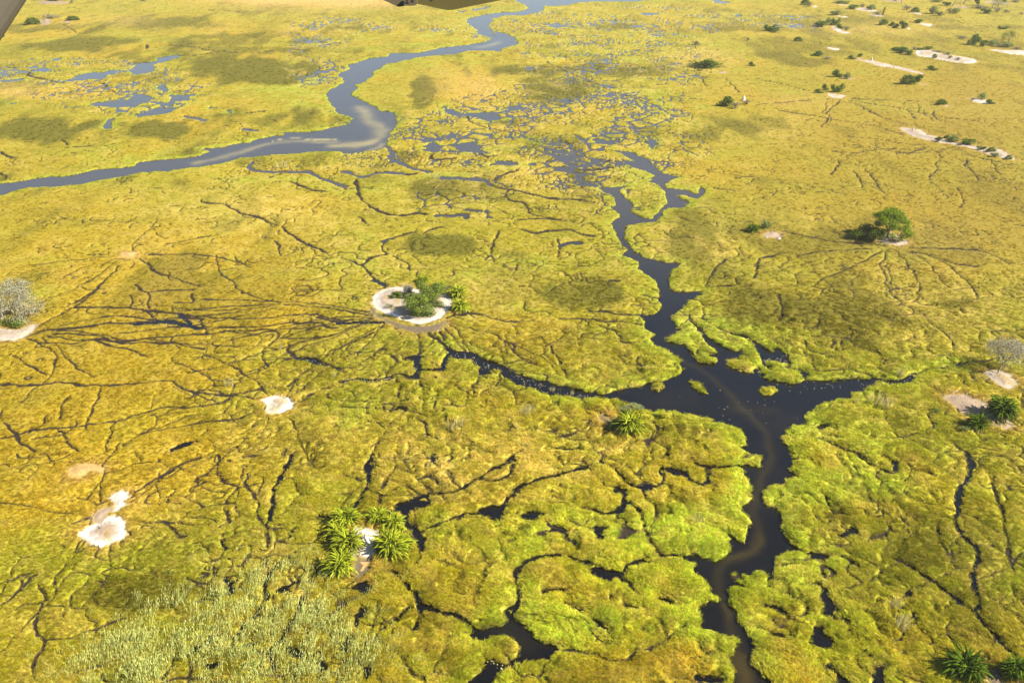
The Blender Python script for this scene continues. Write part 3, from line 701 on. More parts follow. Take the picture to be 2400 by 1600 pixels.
def mulcol(t, col_out, fac_out):
    m = t.nodes.new('ShaderNodeVectorMath'); m.operation = 'SCALE'; t.links.new(col_out, m.inputs[0]); t.links.new(fac_out, m.inputs['Scale']); return m.outputs[0]
def ground_mat(name, lo, hi, fine, rough=0.95, bump=0.0):
    m, t, b = new_mat(name)
    a = t.nodes.new('ShaderNodeAttribute'); a.attribute_name = 'tint'
    g = t.nodes.new('ShaderNodeNewGeometry')
    n = noise(t, fine, 4, 0.75, g.outputs['Position'], 0.6)
    f = maprange(t, n.outputs[0], 0.3, 0.7, lo, hi)
    t.links.new(mulcol(t, a.outputs['Color'], f), b.inputs['Base Color'])
    b.inputs['Roughness'].default_value = rough; b.inputs['Specular IOR Level'].default_value = 0.15
    if bump:
        bp = t.nodes.new('ShaderNodeBump'); bp.inputs['Strength'].default_value = bump; bp.inputs['Distance'].default_value = 0.15
        t.links.new(n.outputs[0], bp.inputs['Height']); t.links.new(bp.outputs[0], b.inputs['Normal'])
    return m
def leaf_mat(name, c1, c2, scale=1.5, trans=0.3, attr=None, spread=0.3):
    m = bpy.data.materials.new(name); m.use_nodes = True; t = m.node_tree; t.nodes.clear()
    g = t.nodes.new('ShaderNodeNewGeometry')
    if attr:
        a = t.nodes.new('ShaderNodeAttribute'); a.attribute_name = attr; a.attribute_type = 'INSTANCER'
        n = noise(t, scale, 2, 0.7, g.outputs['Position'])
        c = mulcol(t, a.outputs['Color'], maprange(t, n.outputs[0], 0.3, 0.7, 1 - spread, 1 + spread))
    else:
        n = noise(t, scale, 3, 0.8, g.outputs['Position'])
        r = t.nodes.new('ShaderNodeValToRGB'); r.color_ramp.elements[0].position = 0.32; r.color_ramp.elements[1].position = 0.68
        r.color_ramp.elements[0].color = (*c1, 1); r.color_ramp.elements[1].color = (*c2, 1); t.links.new(n.outputs[0], r.inputs[0])
        rnd = maprange(t, g.outputs['Random Per Island'], 0, 1, 1 - spread, 1 + spread)
        c = mulcol(t, r.outputs[0], rnd)
    d = t.nodes.new('ShaderNodeBsdfDiffuse'); t.links.new(c, d.inputs[0]); o = t.nodes.new('ShaderNodeOutputMaterial')
    tr = t.nodes.new('ShaderNodeBsdfTranslucent'); t.links.new(c, tr.inputs[0]); mx = t.nodes.new('ShaderNodeMixShader'); mx.inputs[0].default_value = trans
    t.links.new(d.outputs[0], mx.inputs[1]); t.links.new(tr.outputs[0], mx.inputs[2]); t.links.new(mx.outputs[0], o.inputs[0])
    return m
def plain_mat(name, c1, c2, scale=3.0, rough=0.8, metal=0.0, spec=0.3):
    m, t, b = new_mat(name); g = t.nodes.new('ShaderNodeTexCoord'); n = noise(t, scale, 4, 0.7, g.outputs['Object'])
    r = t.nodes.new('ShaderNodeValToRGB'); r.color_ramp.elements[0].position = 0.35; r.color_ramp.elements[1].position = 0.65
    r.color_ramp.elements[0].color = (*c1, 1); r.color_ramp.elements[1].color = (*c2, 1)
    t.links.new(n.outputs[0], r.inputs[0]); t.links.new(r.outputs[0], b.inputs['Base Color'])
    b.inputs['Roughness'].default_value = rough; b.inputs['Metallic'].default_value = metal; b.inputs['Specular IOR Level'].default_value = spec
    return m
M_turf = ground_mat('marsh_ground', 0.72, 1.28, 2.2, bump=0.6)
M_sand = ground_mat('sand', 0.90, 1.08, 3.0, bump=0.3)
M_grass = leaf_mat('grass_blades', None, None, 2.5, 0.45, attr='tint', spread=0.35)
M_reed = leaf_mat('reed_stems', (.48, .42, .14), (.38, .48, .14), 1.2, 0.3, spread=0.4)
M_bush = leaf_mat('bush_leaves', (.050, .085, .010), (.14, .19, .024), 1.6, 0.25)
M_olive = leaf_mat('pale_bush_leaves', (.11, .14, .035), (.22, .25, .07), 1.6, 0.25)
M_grey = leaf_mat('grey_twigs', (.15, .135, .075), (.28, .26, .16), 1.6, 0.1)
M_dkgreen = leaf_mat('dark_tree_leaves', (.035, .062, .008), (.13, .17, .014), 0.9, 0.3)
M_palm = leaf_mat('palm_leaves', (.10, .145, .008), (.36, .38, .022), 1.4, 0.35, spread=.55)
M_palmd = leaf_mat('palm_leaves_dark', (.028, .055, .004), (.10, .15, .009), 1.4, 0.3, spread=.5)
M_dead = leaf_mat('dead_fronds', (.22, .15, .07), (.42, .33, .19), 2.0, 0.15)
M_bark = plain_mat('bark', (.10, .075, .055), (.20, .16, .12), 2.5, 0.9)
M_pbark = plain_mat('pale_bark', (.26, .22, .18), (.42, .38, .32), 2.5, 0.9)
M_mound = plain_mat('termite_clay', (.42, .36, .30), (.60, .54, .46), 1.5, 0.95)
M_stone = plain_mat('stone', (.22, .21, .20), (.38, .36, .34), 1.5, 0.85)
M_straw = leaf_mat('pale_reed', (.36, .31, .11), (.52, .46, .20), 1.3, 0.35)
# water
M_water, t, b = new_mat('water')
a = t.nodes.new('ShaderNodeAttribute'); a.attribute_name = 'bed'
t.links.new(a.outputs['Color'], b.inputs['Base Color']); b.inputs['Roughness'].default_value = 0.09; b.inputs['IOR'].default_value = 1.333
g = t.nodes.new('ShaderNodeNewGeometry'); n = noise(t, 0.9, 4, 0.6, g.outputs['Position'], 0.8)
bp = t.nodes.new('ShaderNodeBump'); bp.inputs['Strength'].default_value = 0.15; bp.inputs['Distance'].default_value = 0.03
t.links.new(n.outputs[0], bp.inputs['Height']); t.links.new(bp.outputs[0], b.inputs['Normal'])

# ------------------------------------------------------------------ ground, sand and water meshes
V = np.stack([GX, GY, HZ], -1).reshape(-1, 3)
idx = np.arange(NR * NC, dtype=np.int32).reshape(NR, NC)
Q = np.stack([idx[:-1, :-1], idx[:-1, 1:], idx[1:, 1:], idx[1:, :-1]], -1).reshape(-1, 4)
sq = SAND[:-1, :-1].reshape(-1) > 0.5
colf = COL.reshape(-1, 3)
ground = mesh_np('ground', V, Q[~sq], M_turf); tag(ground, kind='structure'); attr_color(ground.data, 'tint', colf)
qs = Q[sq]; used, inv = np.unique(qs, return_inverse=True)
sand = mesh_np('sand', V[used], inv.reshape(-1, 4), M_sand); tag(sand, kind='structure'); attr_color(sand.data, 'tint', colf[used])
# water: a level sheet at z = 0; pale shoals lie under its surface
R2 = slice(0, NR, 2); C2 = slice(0, NC, 2)
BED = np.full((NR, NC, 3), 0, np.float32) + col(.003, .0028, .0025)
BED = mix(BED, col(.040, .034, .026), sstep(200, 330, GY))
for t_, w, k in SHOALS:
    P = smooth(pts(t_)); D = np.full((NR, NC), 60.0, np.float32); wm = w * mpp(0, sum(p[1] for p in P) / len(P))
    line_dist(P, D, wm * 2.2)
    f = np.exp(-(D / wm) ** 2 * 1.1) * k * (0.6 + 0.6 * b2)
    BED = mix(BED, col(.25, .20, .065) if k > .4 else col(.055, .038, .005), f)
BED = mix(BED, col(.07, .06, .03), (b2 - 0.5) * 0.15 * (WPY > 700))
X2, Y2 = GX[R2, C2], GY[R2, C2]
V2 = np.stack([X2, Y2, np.zeros_like(X2)], -1).reshape(-1, 3); i2 = np.arange(X2.size, dtype=np.int32).reshape(X2.shape)
q2 = np.stack([i2[:-1, :-1], i2[:-1, 1:], i2[1:, 1:], i2[1:, :-1]], -1).reshape(-1, 4)
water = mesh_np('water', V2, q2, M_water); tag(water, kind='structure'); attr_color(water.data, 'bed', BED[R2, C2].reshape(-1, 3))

# ------------------------------------------------------------------ grass, reeds, floating leaves (stuff)
rng = np.random.default_rng(5)
def blades(name, n, h0, h1, spread, width, lean, mat, tip=False, seed=0):
    r = random.Random(seed); V = []; Fc = []
    for i in range(n):
        a = r.uniform(0, 2 * math.pi); d = spread * math.sqrt(r.random()); x, y = d * math.cos(a), d * math.sin(a)
        h = r.uniform(h0, h1); w = width * r.uniform(.6, 1.3); az = r.uniform(0, math.pi); cx, cy = math.cos(az) * w / 2, math.sin(az) * w / 2
        lx = lean * h * r.uniform(.6, 1.3) + x * .5; ly = r.uniform(-.22, .22) * h + y * .5
        b = len(V)
        V += [(x - cx, y - cy, -.1), (x + cx, y + cy, -.1), (x + lx * .4 + cx * .9, y + ly * .4 + cy * .9, h * .6), (x + lx * .4 - cx * .9, y + ly * .4 - cy * .9, h * .6), (x + lx, y + ly, h)]
        Fc += [(b, b + 1, b + 2, b + 3), (b + 3, b + 2, b + 4)]
        if tip:
            V += [(x + lx - .05, y + ly, h - .28), (x + lx + .05, y + ly + .03, h - .28), (x + lx + .01, y + ly + .01, h + .12)]; Fc.append((b + 5, b + 6, b + 7))
    return mesh_obj(name, V, Fc, mat, link=False)
def scatter(name, label, cat, P, rot, scl, tint, variants):
    me = bpy.data.meshes.new(name); me.vertices.add(len(P)); me.vertices.foreach_set('co', P.astype(np.float32).ravel())
    a = me.attributes.new('rot', 'FLOAT_VECTOR', 'POINT'); a.data.foreach_set('vector', rot.astype(np.float32).ravel())
    scl = scl if scl.ndim == 2 else np.stack([scl] * 3, -1)
    a = me.attributes.new('scl', 'FLOAT_VECTOR', 'POINT'); a.data.foreach_set('vector', scl.astype(np.float32).ravel())
    attr_color(me, 'tint', tint)
    o = bpy.data.objects.new(name, me); C.objects.link(o); tag(o, label, cat, kind='stuff')
    col_ = bpy.data.collections.new(name + '_variants')
    for v in variants: col_.objects.link(v)
    ng = bpy.data.node_groups.new(name, 'GeometryNodeTree')
    ng.interface.new_socket('Geometry', in_out='INPUT', socket_type='NodeSocketGeometry'); ng.interface.new_socket('Geometry', in_out='OUTPUT', socket_type='NodeSocketGeometry')
    N = ng.nodes.new; L = ng.links.new
    gi = N('NodeGroupInput'); go = N('NodeGroupOutput'); iop = N('GeometryNodeInstanceOnPoints'); ci = N('GeometryNodeCollectionInfo')
    ci.inputs['Collection'].default_value = col_; ci.inputs['Separate Children'].default_value = True; ci.inputs['Reset Children'].default_value = True
    na = N('GeometryNodeInputNamedAttribute'); na.data_type = 'FLOAT_VECTOR'; na.inputs[0].default_value = 'rot'
    nb = N('GeometryNodeInputNamedAttribute'); nb.data_type = 'FLOAT_VECTOR'; nb.inputs[0].default_value = 'scl'
    e2r = N('FunctionNodeEulerToRotation'); L(na.outputs[0], e2r.inputs[0]); L(e2r.outputs[0], iop.inputs['Rotation'])
    L(nb.outputs[0], iop.inputs['Scale']); L(gi.outputs[0], iop.inputs['Points']); L(ci.outputs[0], iop.inputs['Instance']); iop.inputs['Pick Instance'].default_value = True
    L(iop.outputs[0], go.inputs[0])
    m = o.modifiers.new('scatter', 'NODES'); m.node_group = ng
    return o
def grid_pick(px, py):
    c = np.clip(np.searchsorted(PXA, px), 1, NC - 1); r = np.clip(np.searchsorted(-PYA, -py), 1, NR - 1)
    return r, c
gv = [blades('grass_tuft', 34, .22, .46, .42, .055, .75, M_grass, seed=k) for k in range(4)] + [blades('grass_tuft', 24, .25, .55, .36, .050, 1.2, M_grass, seed=9)]
NG = 290000
px = rng.uniform(-120, 2520, NG); py = 1830 - 1845 * rng.random(NG) ** 1.0
r, c = grid_pick(px, py)
x, y = ground_np(px, py); x = x.astype(np.float32); y = y.astype(np.float32)
keep = (WD[r, c] < -0.06) & (SAND[r, c] < 0.4)
keep &= ~((WD[r, c] > -0.2) & (rng.random(NG) < 0.4))
px, py, r, c, x, y = [q[keep] for q in (px, py, r, c, x, y)]
n = len(x); P = np.stack([x, y, HZ[r, c]], -1)
flow = 2 * math.pi * (fbm(x / 9, y / 9, 201, 2) * 2.2) + rng.normal(0, .5, n)
scl = np.clip(0.62 + y / 480, .72, 2.4) * rng.uniform(.7, 1.15, n) * (0.85 + 0.3 * vn(x / 4, y / 4, 203)) * (0.62 + 0.4 * np.clip(bump_zone[r, c] * 1.5, 0, 1))
zk = np.clip(1.15 - y / 330, .30, 1.0); scl = np.stack([scl * (2 - zk) ** .7, scl * (2 - zk) ** .7, scl * zk], -1)
rot = np.stack([rng.normal(0, .12, n), rng.normal(.12, .18, n), flow], -1)
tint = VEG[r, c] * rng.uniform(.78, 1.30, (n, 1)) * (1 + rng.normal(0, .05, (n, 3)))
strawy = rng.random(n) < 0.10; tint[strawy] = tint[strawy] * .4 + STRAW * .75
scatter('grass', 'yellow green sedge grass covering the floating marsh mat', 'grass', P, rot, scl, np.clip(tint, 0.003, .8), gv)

# reed bed at the lower left
rv = [blades('reed_tuft', 8, .8, 2.1, .85, .05, .12, M_reed, True, seed=30 + k) for k in range(4)]
reed_poly = pts("G 1200,1000 1400,900 1700,830 1900,720 2100,780 2250,900 H 60,1000 150,1150 260,1300 300,1480 280,1640 G 400,1640 480,1500 500,1420 700,1300 950,1150")
s_, d_ = poly_sd(reed_poly, 11.0)
RD = np.full((NR, NC), -11.0, np.float32); RD[s_] = d_
n = 9500; px = rng.uniform(20, 1000, n); py = rng.uniform(1240, 1830, n); r, c = grid_pick(px, py)
x, y = ground_np(px, py)
dens = sstep(-8, 6.0, RD[r, c]) * np.clip(2.0 * fbm(x / 5, y / 5, 301, 3) - .35, 0.12, 1); keep = (rng.random(n) < dens) & (WD[r, c] < -0.12) & (RD[r, c] > -10.5) & (SAND[r, c] < .3)
px, py, r, c, x, y = [q[keep] for q in (px, py, r, c, x, y)]; n = len(x)
P = np.stack([x, y, HZ[r, c]], -1); rot = np.stack([rng.normal(0, .08, n), rng.normal(.1, .08, n), rng.normal(0, .6, n)], -1)
scatter('reeds', 'tall pale green reeds growing in the lower left marsh', 'reeds', P, rot, rng.uniform(.65, 1.2, n) * (0.6 + 0.4 * sstep(-2, 3, RD[r, c])), np.ones((n, 3)), rv)
# floating leaves
V = []; Fc = []; rr = random.Random(4)
def lily(region, n, sx):
    P = pts(region)
    for i in range(n):
        k = rr.random() * (len(P) - 1); i0 = int(k); f = k - i0
        qx = P[i0][0] * (1 - f) + P[i0 + 1][0] * f + rr.gauss(0, sx); qy = P[i0][1] * (1 - f) + P[i0 + 1][1] * f + rr.gauss(0, sx * .45)
        r_, c_ = grid_pick(np.array([qx]), np.array([qy]))
        if W[r_[0], c_[0]] < .05: continue
        p = at(qx, qy); R = rr.uniform(.04, .12); b = len(V); ph = rr.random() * 6
        for j in range(7): a_ = ph + j * .9; V.append((p.x + R * math.cos(a_), p.y + R * math.sin(a_), .02 + .01 * math.sin(a_)))
        Fc.append(tuple(range(b, b + 7)))
lily("E 780,880 950,940 1150,1000 1350,1090 1550,1160 1800,1180", 170, 9); lily("F 650,1080 900,1090 1200,1080 1450,1070 1700,990", 60, 14); lily("F 100,1150 600,1280 1000,1130", 25, 60)
lily("D 1250,640 1450,700 1800,690 2300,680", 60, 5); lily("D 2060,900 2300,960 E 60,1060 400,1030", 110, 6); lily("H 1040,1400 1130,1480", 30, 8); lily("I 980,680 1020,690", 12, 4); lily("E 0,1060 330,1045 520,960", 120, 6); lily("F 550,1000 700,900", 120, 16)
M_lily = plain_mat('floating_leaf', (.20, .20, .08), (.38, .34, .22), 2.0, 0.6)
o = mesh_obj('floating_leaves', V, Fc, M_lily); tag(o, 'pale floating leaves scattered on the dark creek', 'water plants', kind='stuff')
# ------------------------------------------------------------------ plants and other things
def dep(y): return math.atan2(H_CAM, ground_np(1200, y)[1])
def hz(px, py):
    r, c = grid_pick(np.array([float(px)]), np.array([float(py)])); return float(max(HZ[r[0], c[0]], 0.0))
def spot(px, py):
    z = hz(px, py); p = at(px, py, z); return Vector((p.x, p.y, z - 0.05))
def bush_geo(n, size, seed, lobes=7, flat=0.0):
    r = random.Random(seed); L = []
    for i in range(lobes):
        a = r.uniform(0, 6.28); d = r.uniform(.05, .36); R = r.uniform(.10, .26); L.append((d * math.cos(a), d * math.sin(a), r.uniform(.06, .55) * (1 - flat * d), R))
    V = []; Fc = []
    for i in range(n):
        cx, cy, cz, R = L[r.randrange(lobes)]
        u = Vector((r.gauss(0, 1), r.gauss(0, 1), r.gauss(.25, 1))).normalized(); q = R * (r.random() ** .33) * r.uniform(.85, 1.12)
        p = Vector((cx, cy, cz)) + Vector((u.x, u.y, u.z * 1.15)) * q
        if p.z < 0.0: p.z = r.random() * .1
        t = (u + Vector((r.gauss(0, .7), r.gauss(0, .7), r.gauss(0, .7)))).normalized(); s = t.orthogonal().normalized(); s = (Matrix.Rotation(r.random() * 6.28, 3, t) @ s); w = t.cross(s)
        k = size * r.uniform(.6, 1.35); b = len(V)
        V += [p - s * k, p - w * k * .55, p + s * k, p + w * k * .55]; Fc.append((b, b + 1, b + 2, b + 3))
    return V, Fc
def twig_geo(n, seed, spread=.45, h=1.0, w=.012):
    r = random.Random(seed); V = []; Fc = []
    def stick(p, d, L, k, lev):
        q = p + d * L; s = d.orthogonal().normalized() * k; b = len(V); s2 = d.cross(s)
        V.extend([p - s, p + s, q + s * .5, q - s * .5, p - s2, p + s2, q + s2 * .5, q - s2 * .5]); Fc.append((b, b + 1, b + 2, b + 3)); Fc.append((b + 4, b + 5, b + 6, b + 7))
        if lev > 0:
            for j in range(3):
                stick(p + d * L * r.uniform(.4, 1), (d + Vector((r.gauss(0, .55), r.gauss(0, .55), r.gauss(.1, .35)))).normalized(), L * .62, k * .6, lev - 1)
    for i in range(n):
        a = r.random() * 6.28; d = Vector((math.cos(a) * spread * r.random() * 1.6, math.sin(a) * spread * r.random() * 1.6, 1)).normalized()
        stick(Vector((r.gauss(0, .06), r.gauss(0, .06), 0)), d, h * r.uniform(.3, .48), w, 3)
    return V, Fc
def unit(name, geo, mat): return mesh_obj(name, geo[0], geo[1], mat, link=False).data
BM = {'g': [unit('bush', bush_geo(1100, .046, 10 + k, 12), M_bush) for k in range(4)], 'o': [unit('bush', bush_geo(900, .044, 20 + k, 12), M_olive) for k in range(3)],
      'd': [unit('bush', (lambda a, b: (a[0] + b[0], a[1] + [tuple(i + len(a[0]) for i in f) for f in b[1]]))(bush_geo(420, .04, 30 + k, 9, .5), twig_geo(10, 40 + k)), M_grey) for k in range(3)],
      'w': [unit('bush', bush_geo(1400, .034, 60 + k, 14, .3), M_bush) for k in range(2)], 'k': [unit('bush', bush_geo(900, .055, 80 + k), M_dkgreen) for k in range(2)]}
brr = random.Random(77)
def bush(px, py, wpx, hpx, kind, label, group, cat='bush'):
    k = mpp(px, py); D = dep(py); w = wpx * k * 1.25; hh = max(.45, (hpx * k - w * .35 * math.sin(D)) / math.cos(D)) * 1.6
    me = brr.choice(BM[kind]); o = bpy.data.objects.new('bush', me); C.objects.link(o); o.location = spot(px, py) ; o.location.y += w * .25
    o.rotation_euler = (0, 0, brr.uniform(-.5, .5) + (math.pi if brr.random() < .5 else 0)); o.scale = (w, w * (.75 if wpx < 45 else .45), hh); tag(o, label, cat, group); return o
G1 = 'bushes on the far grass islands at the right'
BUSHES = [
 (1655, 164, 82, 30, 'w', 'long dense green thicket standing alone in open grass, widest green clump of the upper right'),
 (1763, 156, 14, 11, 'g', 'tiny round green bush alone right of the long dense thicket'),
 (1805, 74, 26, 17, 'g', 'green bush, left half of a pair beside a blue puddle near the upper right'),
 (1820, 77, 18, 12, 'o', 'pale green bush, right half of a pair near a blue puddle'),
 (1632, 107, 26, 10, 'd', 'low grey bush with small green top on plain grass left of the far islands'),
 (1753, 97, 8, 9, 'd', 'very small brown dry bush alone in the far grass'),
 (1873, 98, 20, 11, 'g', 'small dark round bush with brown skirt above the long olive streak'),
 (1890, 13, 22, 14, 'g', 'green bush beside a small white sand spit at the top edge'), (1898, 17, 16, 10, 'd', 'grey bush between a green bush and white sand spit at the top edge'),
 (1926, 64, 30, 14, 'g', 'dark green bush at the left end of a bush row above a sand strip'), (1946, 60, 24, 16, 'o', 'grey green bush in the middle of a bush row above a sand strip'),
 (1960, 60, 18, 17, 'g', 'tallest green bush with pointed top in the row above a sand strip'), (1970, 68, 16, 11, 'g', 'low green bush over the middle of a sand strip'), (1986, 72, 18, 10, 'd', 'grey scrub at the right end of a bush row and sand strip'),
 (1962, 37, 32, 11, 'o', 'flat grey green bush with a thin sand streak right of it'), (1978, 10, 44, 8, 'o', 'wide flat far bush right under the top edge above a sand line'),
 (2001, 23, 24, 11, 'g', 'dark green bush left of a bright sand bar near the top'), (2022, 18, 16, 8, 'd', 'small grey bush above the left end of a bright sand bar'), (2044, 25, 28, 13, 'o', 'bushy green mound above the right end of a bright sand bar'),
 (2056, 36, 18, 8, 'd', 'low brown scrub at the foot of the tall dark snag'),
 (2126, 24, 26, 10, 'd', 'grey flat bush, left part of a dark hedge near the top'), (2148, 30, 22, 12, 'g', 'dark green bush, right part of a hedge near the top'),
 (2190, 34, 28, 18, 'o', 'broad grey green bush with several mounds left of the far dead trees'), (2204, 38, 24, 10, 'o', 'low pale bush in front of a broad grey green bush'), (2242, 33, 24, 12, 'o', 'pale soft bush at the right end of the grey green bushes'), (2226, 30, 16, 10, 'd', 'grey bush between two pale bushes near the top right'),
 (2073, 60, 26, 14, 'g', 'dark green bush with flat left tip, first of four in a row'), (2091, 62, 14, 10, 'g', 'small green bush, second of four in a row'), (2101, 66, 14, 10, 'g', 'low green bush, third of four in a row'), (2118, 68, 20, 17, 'g', 'tall dark bush at the right end of four, beside a white sand tip'),
 (2155, 55, 20, 9, 'g', 'green bush left of a small white sandbank near the upper right'),
 (2352, 70, 20, 9, 'g', 'lone low green bush near the right edge above the long thicket'),
 (2255, 92, 28, 8, 'd', 'flat grey bush at the left end of the long thicket at the right edge'), (2285, 107, 30, 25, 'g', 'large dark green bush in the long thicket at the right edge'), (2306, 110, 20, 15, 'g', 'round dark bush right of the largest one in the right edge thicket'), (2328, 108, 24, 12, 'o', 'grey green bush in the middle of the right edge thicket'),
 (2342, 112, 20, 10, 'd', 'low grey bush above a white beach at the right edge'), (2366, 112, 36, 12, 'o', 'bush below the small dark tree at the right edge'), (2386, 118, 26, 8, 'd', 'flat grey bush right of the small dark tree'),
 (1917, 133, 24, 13, 'g', 'green bush with grey scrub right of it below the thin white sand fleck'), (1940, 140, 22, 7, 'd', 'low grey scrub right of a green bush'), (1998, 140, 18, 10, 'g', 'dark green bush left of the longest thin sand spit'), (2017, 134, 12, 8, 'g', 'tiny green bush just above the start of the longest thin sand spit'),
 (2102, 120, 22, 9, 'g', 'left tip bush of the dense hedge on the large sand island'), (2116, 126, 26, 15, 'g', 'middle bush of the dense hedge on the large sand island'), (2131, 130, 20, 13, 'g', 'right bush of the dense hedge on the large sand island'), (2144, 118, 16, 8, 'd', 'grey bush behind the bare middle of the large sand island'), (2160, 118, 18, 7, 'g', 'flat dark bush on the far shore of the large sand island'), (2178, 118, 18, 9, 'g', 'dark bush with small peak on the far shore of the large sand island'),
 (2200, 124, 30, 6, 'd', 'low grey hedge on the far shore of the large sand island'), (2224, 129, 22, 7, 'd', 'last dark bush on the far shore of the large sand island'), (2192, 136, 14, 9, 'g', 'green bush on the bare middle of the large sand island'), (2228, 137, 12, 6, 'o', 'small round bush on the near beach of the large sand island'), (2246, 142, 14, 7, 'd', 'grey bush on the white end of the large sand island'),
 (2187, 166, 22, 12, 'g', 'lone rounded green bush below the large sand island'),
 (1964, 182, 24, 18, 'g', 'dark green bush, left of a close pair at the end of an olive streak'), (1987, 186, 22, 15, 'o', 'lighter green bush, right of a close pair at the end of an olive streak'),
 (2128, 200, 34, 24, 'g', 'big dense green bush between two lone bushes at the upper right'), (2154, 194, 20, 18, 'g', 'smaller green bush leaning on a big dense one'),
 (1920, 219, 18, 10, 'g', 'small green bush left of three on the little pink sand island'), (1935, 212, 14, 14, 'g', 'narrow green bush, middle of three on the little pink sand island'), (1963, 218, 26, 22, 'g', 'tall dark green bush above the rim of the little pink sand island'),
 (1702, 252, 34, 26, 'g', 'large green bush left of the white termite mound'), (1725, 256, 24, 16, 'd', 'grey low bush in front of the white termite mound'), (1750, 246, 18, 12, 'd', 'small grey bush right of the white termite mound'),
 (2208, 248, 28, 15, 'g', 'green bush with dead grey twigs on a sliver of sand'),
 (2304, 236, 22, 16, 'o', 'grey green bush with tall tip on the round sand islet'), (2323, 245, 20, 12, 'g', 'dark green bush on the right end of the round sand islet'), (2282, 236, 14, 7, 'd', 'faint grey bush on the left of the round sand islet'),
 (2202, 332, 18, 11, 'g', 'first small green bush of the long sandy ridge'), (2222, 326, 16, 9, 'g', 'small bush behind the big one on the long sandy ridge'), (2237, 335, 36, 18, 'o', 'big green bush, widest on the long sandy ridge'), (2272, 342, 34, 17, 'g', 'dark green mound right of the widest bush on the long sandy ridge'),
 (2303, 351, 20, 10, 'g', 'lone green bush after the gap on the long sandy ridge'), (2327, 356, 24, 11, 'g', 'flat green bush near the end of the long sandy ridge'), (2334, 370, 22, 12, 'o', 'pale bush on the near side of the long sandy ridge'), (2367, 374, 20, 11, 'g', 'last green bush at the right tip of the long sandy ridge'),
 (70, 60, 34, 18, 'g', 'dark round bush beside bare soil in the upper left corner'), (165, 50, 30, 12, 'g', 'flat green bush right of the bare soil in the upper left'), (115, 46, 46, 12, 'd', 'grey scrub between two green bushes in the upper left'), (122, 4, 36, 9, 'g', 'green hedge on the top edge at the left'), (168, 9, 12, 9, 'd', 'grey bush right of the green hedge on the top edge'), (4, 88, 14, 10, 'g', 'small green bush on the left edge just under the grey strut'),
 (1798, 537, 30, 20, 'o', 'pale leafy shrub behind two grey stones'), (2262, 1012, 22, 14, 'o', 'olive tuft shrub at the lower end of the right sand patch'),
 (2388, 6, 30, 7, 'd', 'grey hedge at the far upper right corner'), (2200, 6, 28, 8, 'o', 'grey green bush on the top edge left of the leaning dead tree'), (2222, 14, 22, 9, 'g', 'dark bush at the foot of the leaning dead tree'), (2290, 14, 18, 17, 'k', 'dark pointed bush between two far dead trees'), (2302, 22, 40, 10, 'd', 'grey hedge left of the white trunked tree'), (2314, 33, 26, 12, 'g', 'dark green bush below the white trunked tree'),
 (2342, 30, 20, 11, 'd', 'grey round bush right of the white trunked tree'), (2360, 31, 20, 8, 'd', 'last flat bush of the hedge right of the white trunked tree'), (2394, 36, 10, 6, 'd', 'tiny dark bush on the right edge below the hedge'), (2354, 8, 14, 9, 'k', 'small dark bush behind the white trunked tree'), (2098, 4, 16, 7, 'd', 'far grey bush left of the small dead tree on the top edge'), (332, 4, 20, 5, 'd', 'reddish dry scrub on the top edge at the left'),
]
for b_ in BUSHES: bush(*b_, group=None if b_[0] < 1500 else G1)

# bushes close enough to show leaves and stems
def near_bush(px, py, wpx, hpx, leafmat, n, size, seed, label, group=None, depth=.8, lobes=9):
    k = mpp(px, py); D = dep(py); w = wpx * k; dm = w * depth; hh = max(.5, (hpx * k - dm * .4 * math.sin(D)) / math.cos(D)) * 1.15
    r0 = empty('bush', spot(px, py)); r0.location.y += dm * .35; tag(r0, label, 'bush', group)
    V, Fc = bush_geo(n, 1.0, seed, lobes)
    # rebuild at true size so that leaves keep their size
    r = random.Random(seed); out = []
    for i in range(0, len(V), 4):
        c_ = (V[i] + V[i + 2]) * .5; s = size
        for j in range(4):
            d = V[i + j] - c_; out.append(Vector((c_.x * w * 1.65, c_.y * dm * 1.65, c_.z * hh * 1.1)) + d * s)
    mesh_obj('crown', out, Fc, leafmat, r0)
    Vt, Ft = twig_geo(9, seed + 5, .5, 1.0, .02); Vt = [Vector((v.x * w * .8, v.y * dm * .8, v.z * hh * .75)) for v in Vt]
    mesh_obj('stems', Vt, Ft, M_bark, r0); return r0
M_isl = leaf_mat('island_bush_leaves', (.085, .125, .018), (.22, .27, .04), 1.3, .3)
GI = 'bushes on the white rimmed sand island'
near_bush(980, 742, 54, 54, M_isl, 9000, .17, 5, 'dense green bush nearest the white rim on the sand island, its shadow on the sand', GI)
near_bush(1002, 708, 56, 56, M_isl, 9000, .17, 6, 'tallest yellow green bush in the middle of the sand island', GI)
near_bush(1022, 722, 40, 20, M_olive, 2000, .14, 7, 'thin olive shrub right of the nearest dense bush on the sand island', GI, .6)
near_bush(928, 700, 26, 17, M_bush, 1500, .14, 8, 'small dark bush alone on the left of the sand island', GI)
near_bush(964, 701, 24, 17, M_olive, 1300, .14, 9, 'small brown green bush beside a fallen white branch on the sand island', GI)
near_bush(916, 722, 26, 13, M_grass if False else M_olive, 900, .06, 10, 'low dry grassy shrub near the left white rim of the sand island', GI, .6)
near_bush(1052, 682, 34, 18, M_olive, 1500, .14, 11, 'ragged olive shrub between the palms behind the sand island', GI)
near_bush(1478, 966, 44, 22, leaf_mat('pale_blossom', (.42, .42, .22), (.16, .21, .03), 3.5, .3), 2200, .07, 12, 'shrub with pale cream flower heads on the bank of the dark pool', None)
near_bush(2040, 566, 58, 40, M_dkgreen, 6500, .2, 13, 'very dark rounded shrub in the shade left of the big green tree', None)
near_bush(2195, 970, 22, 14, M_isl, 900, .08, 14, 'small yellow green shrub at the left of the pink sand patch', None)
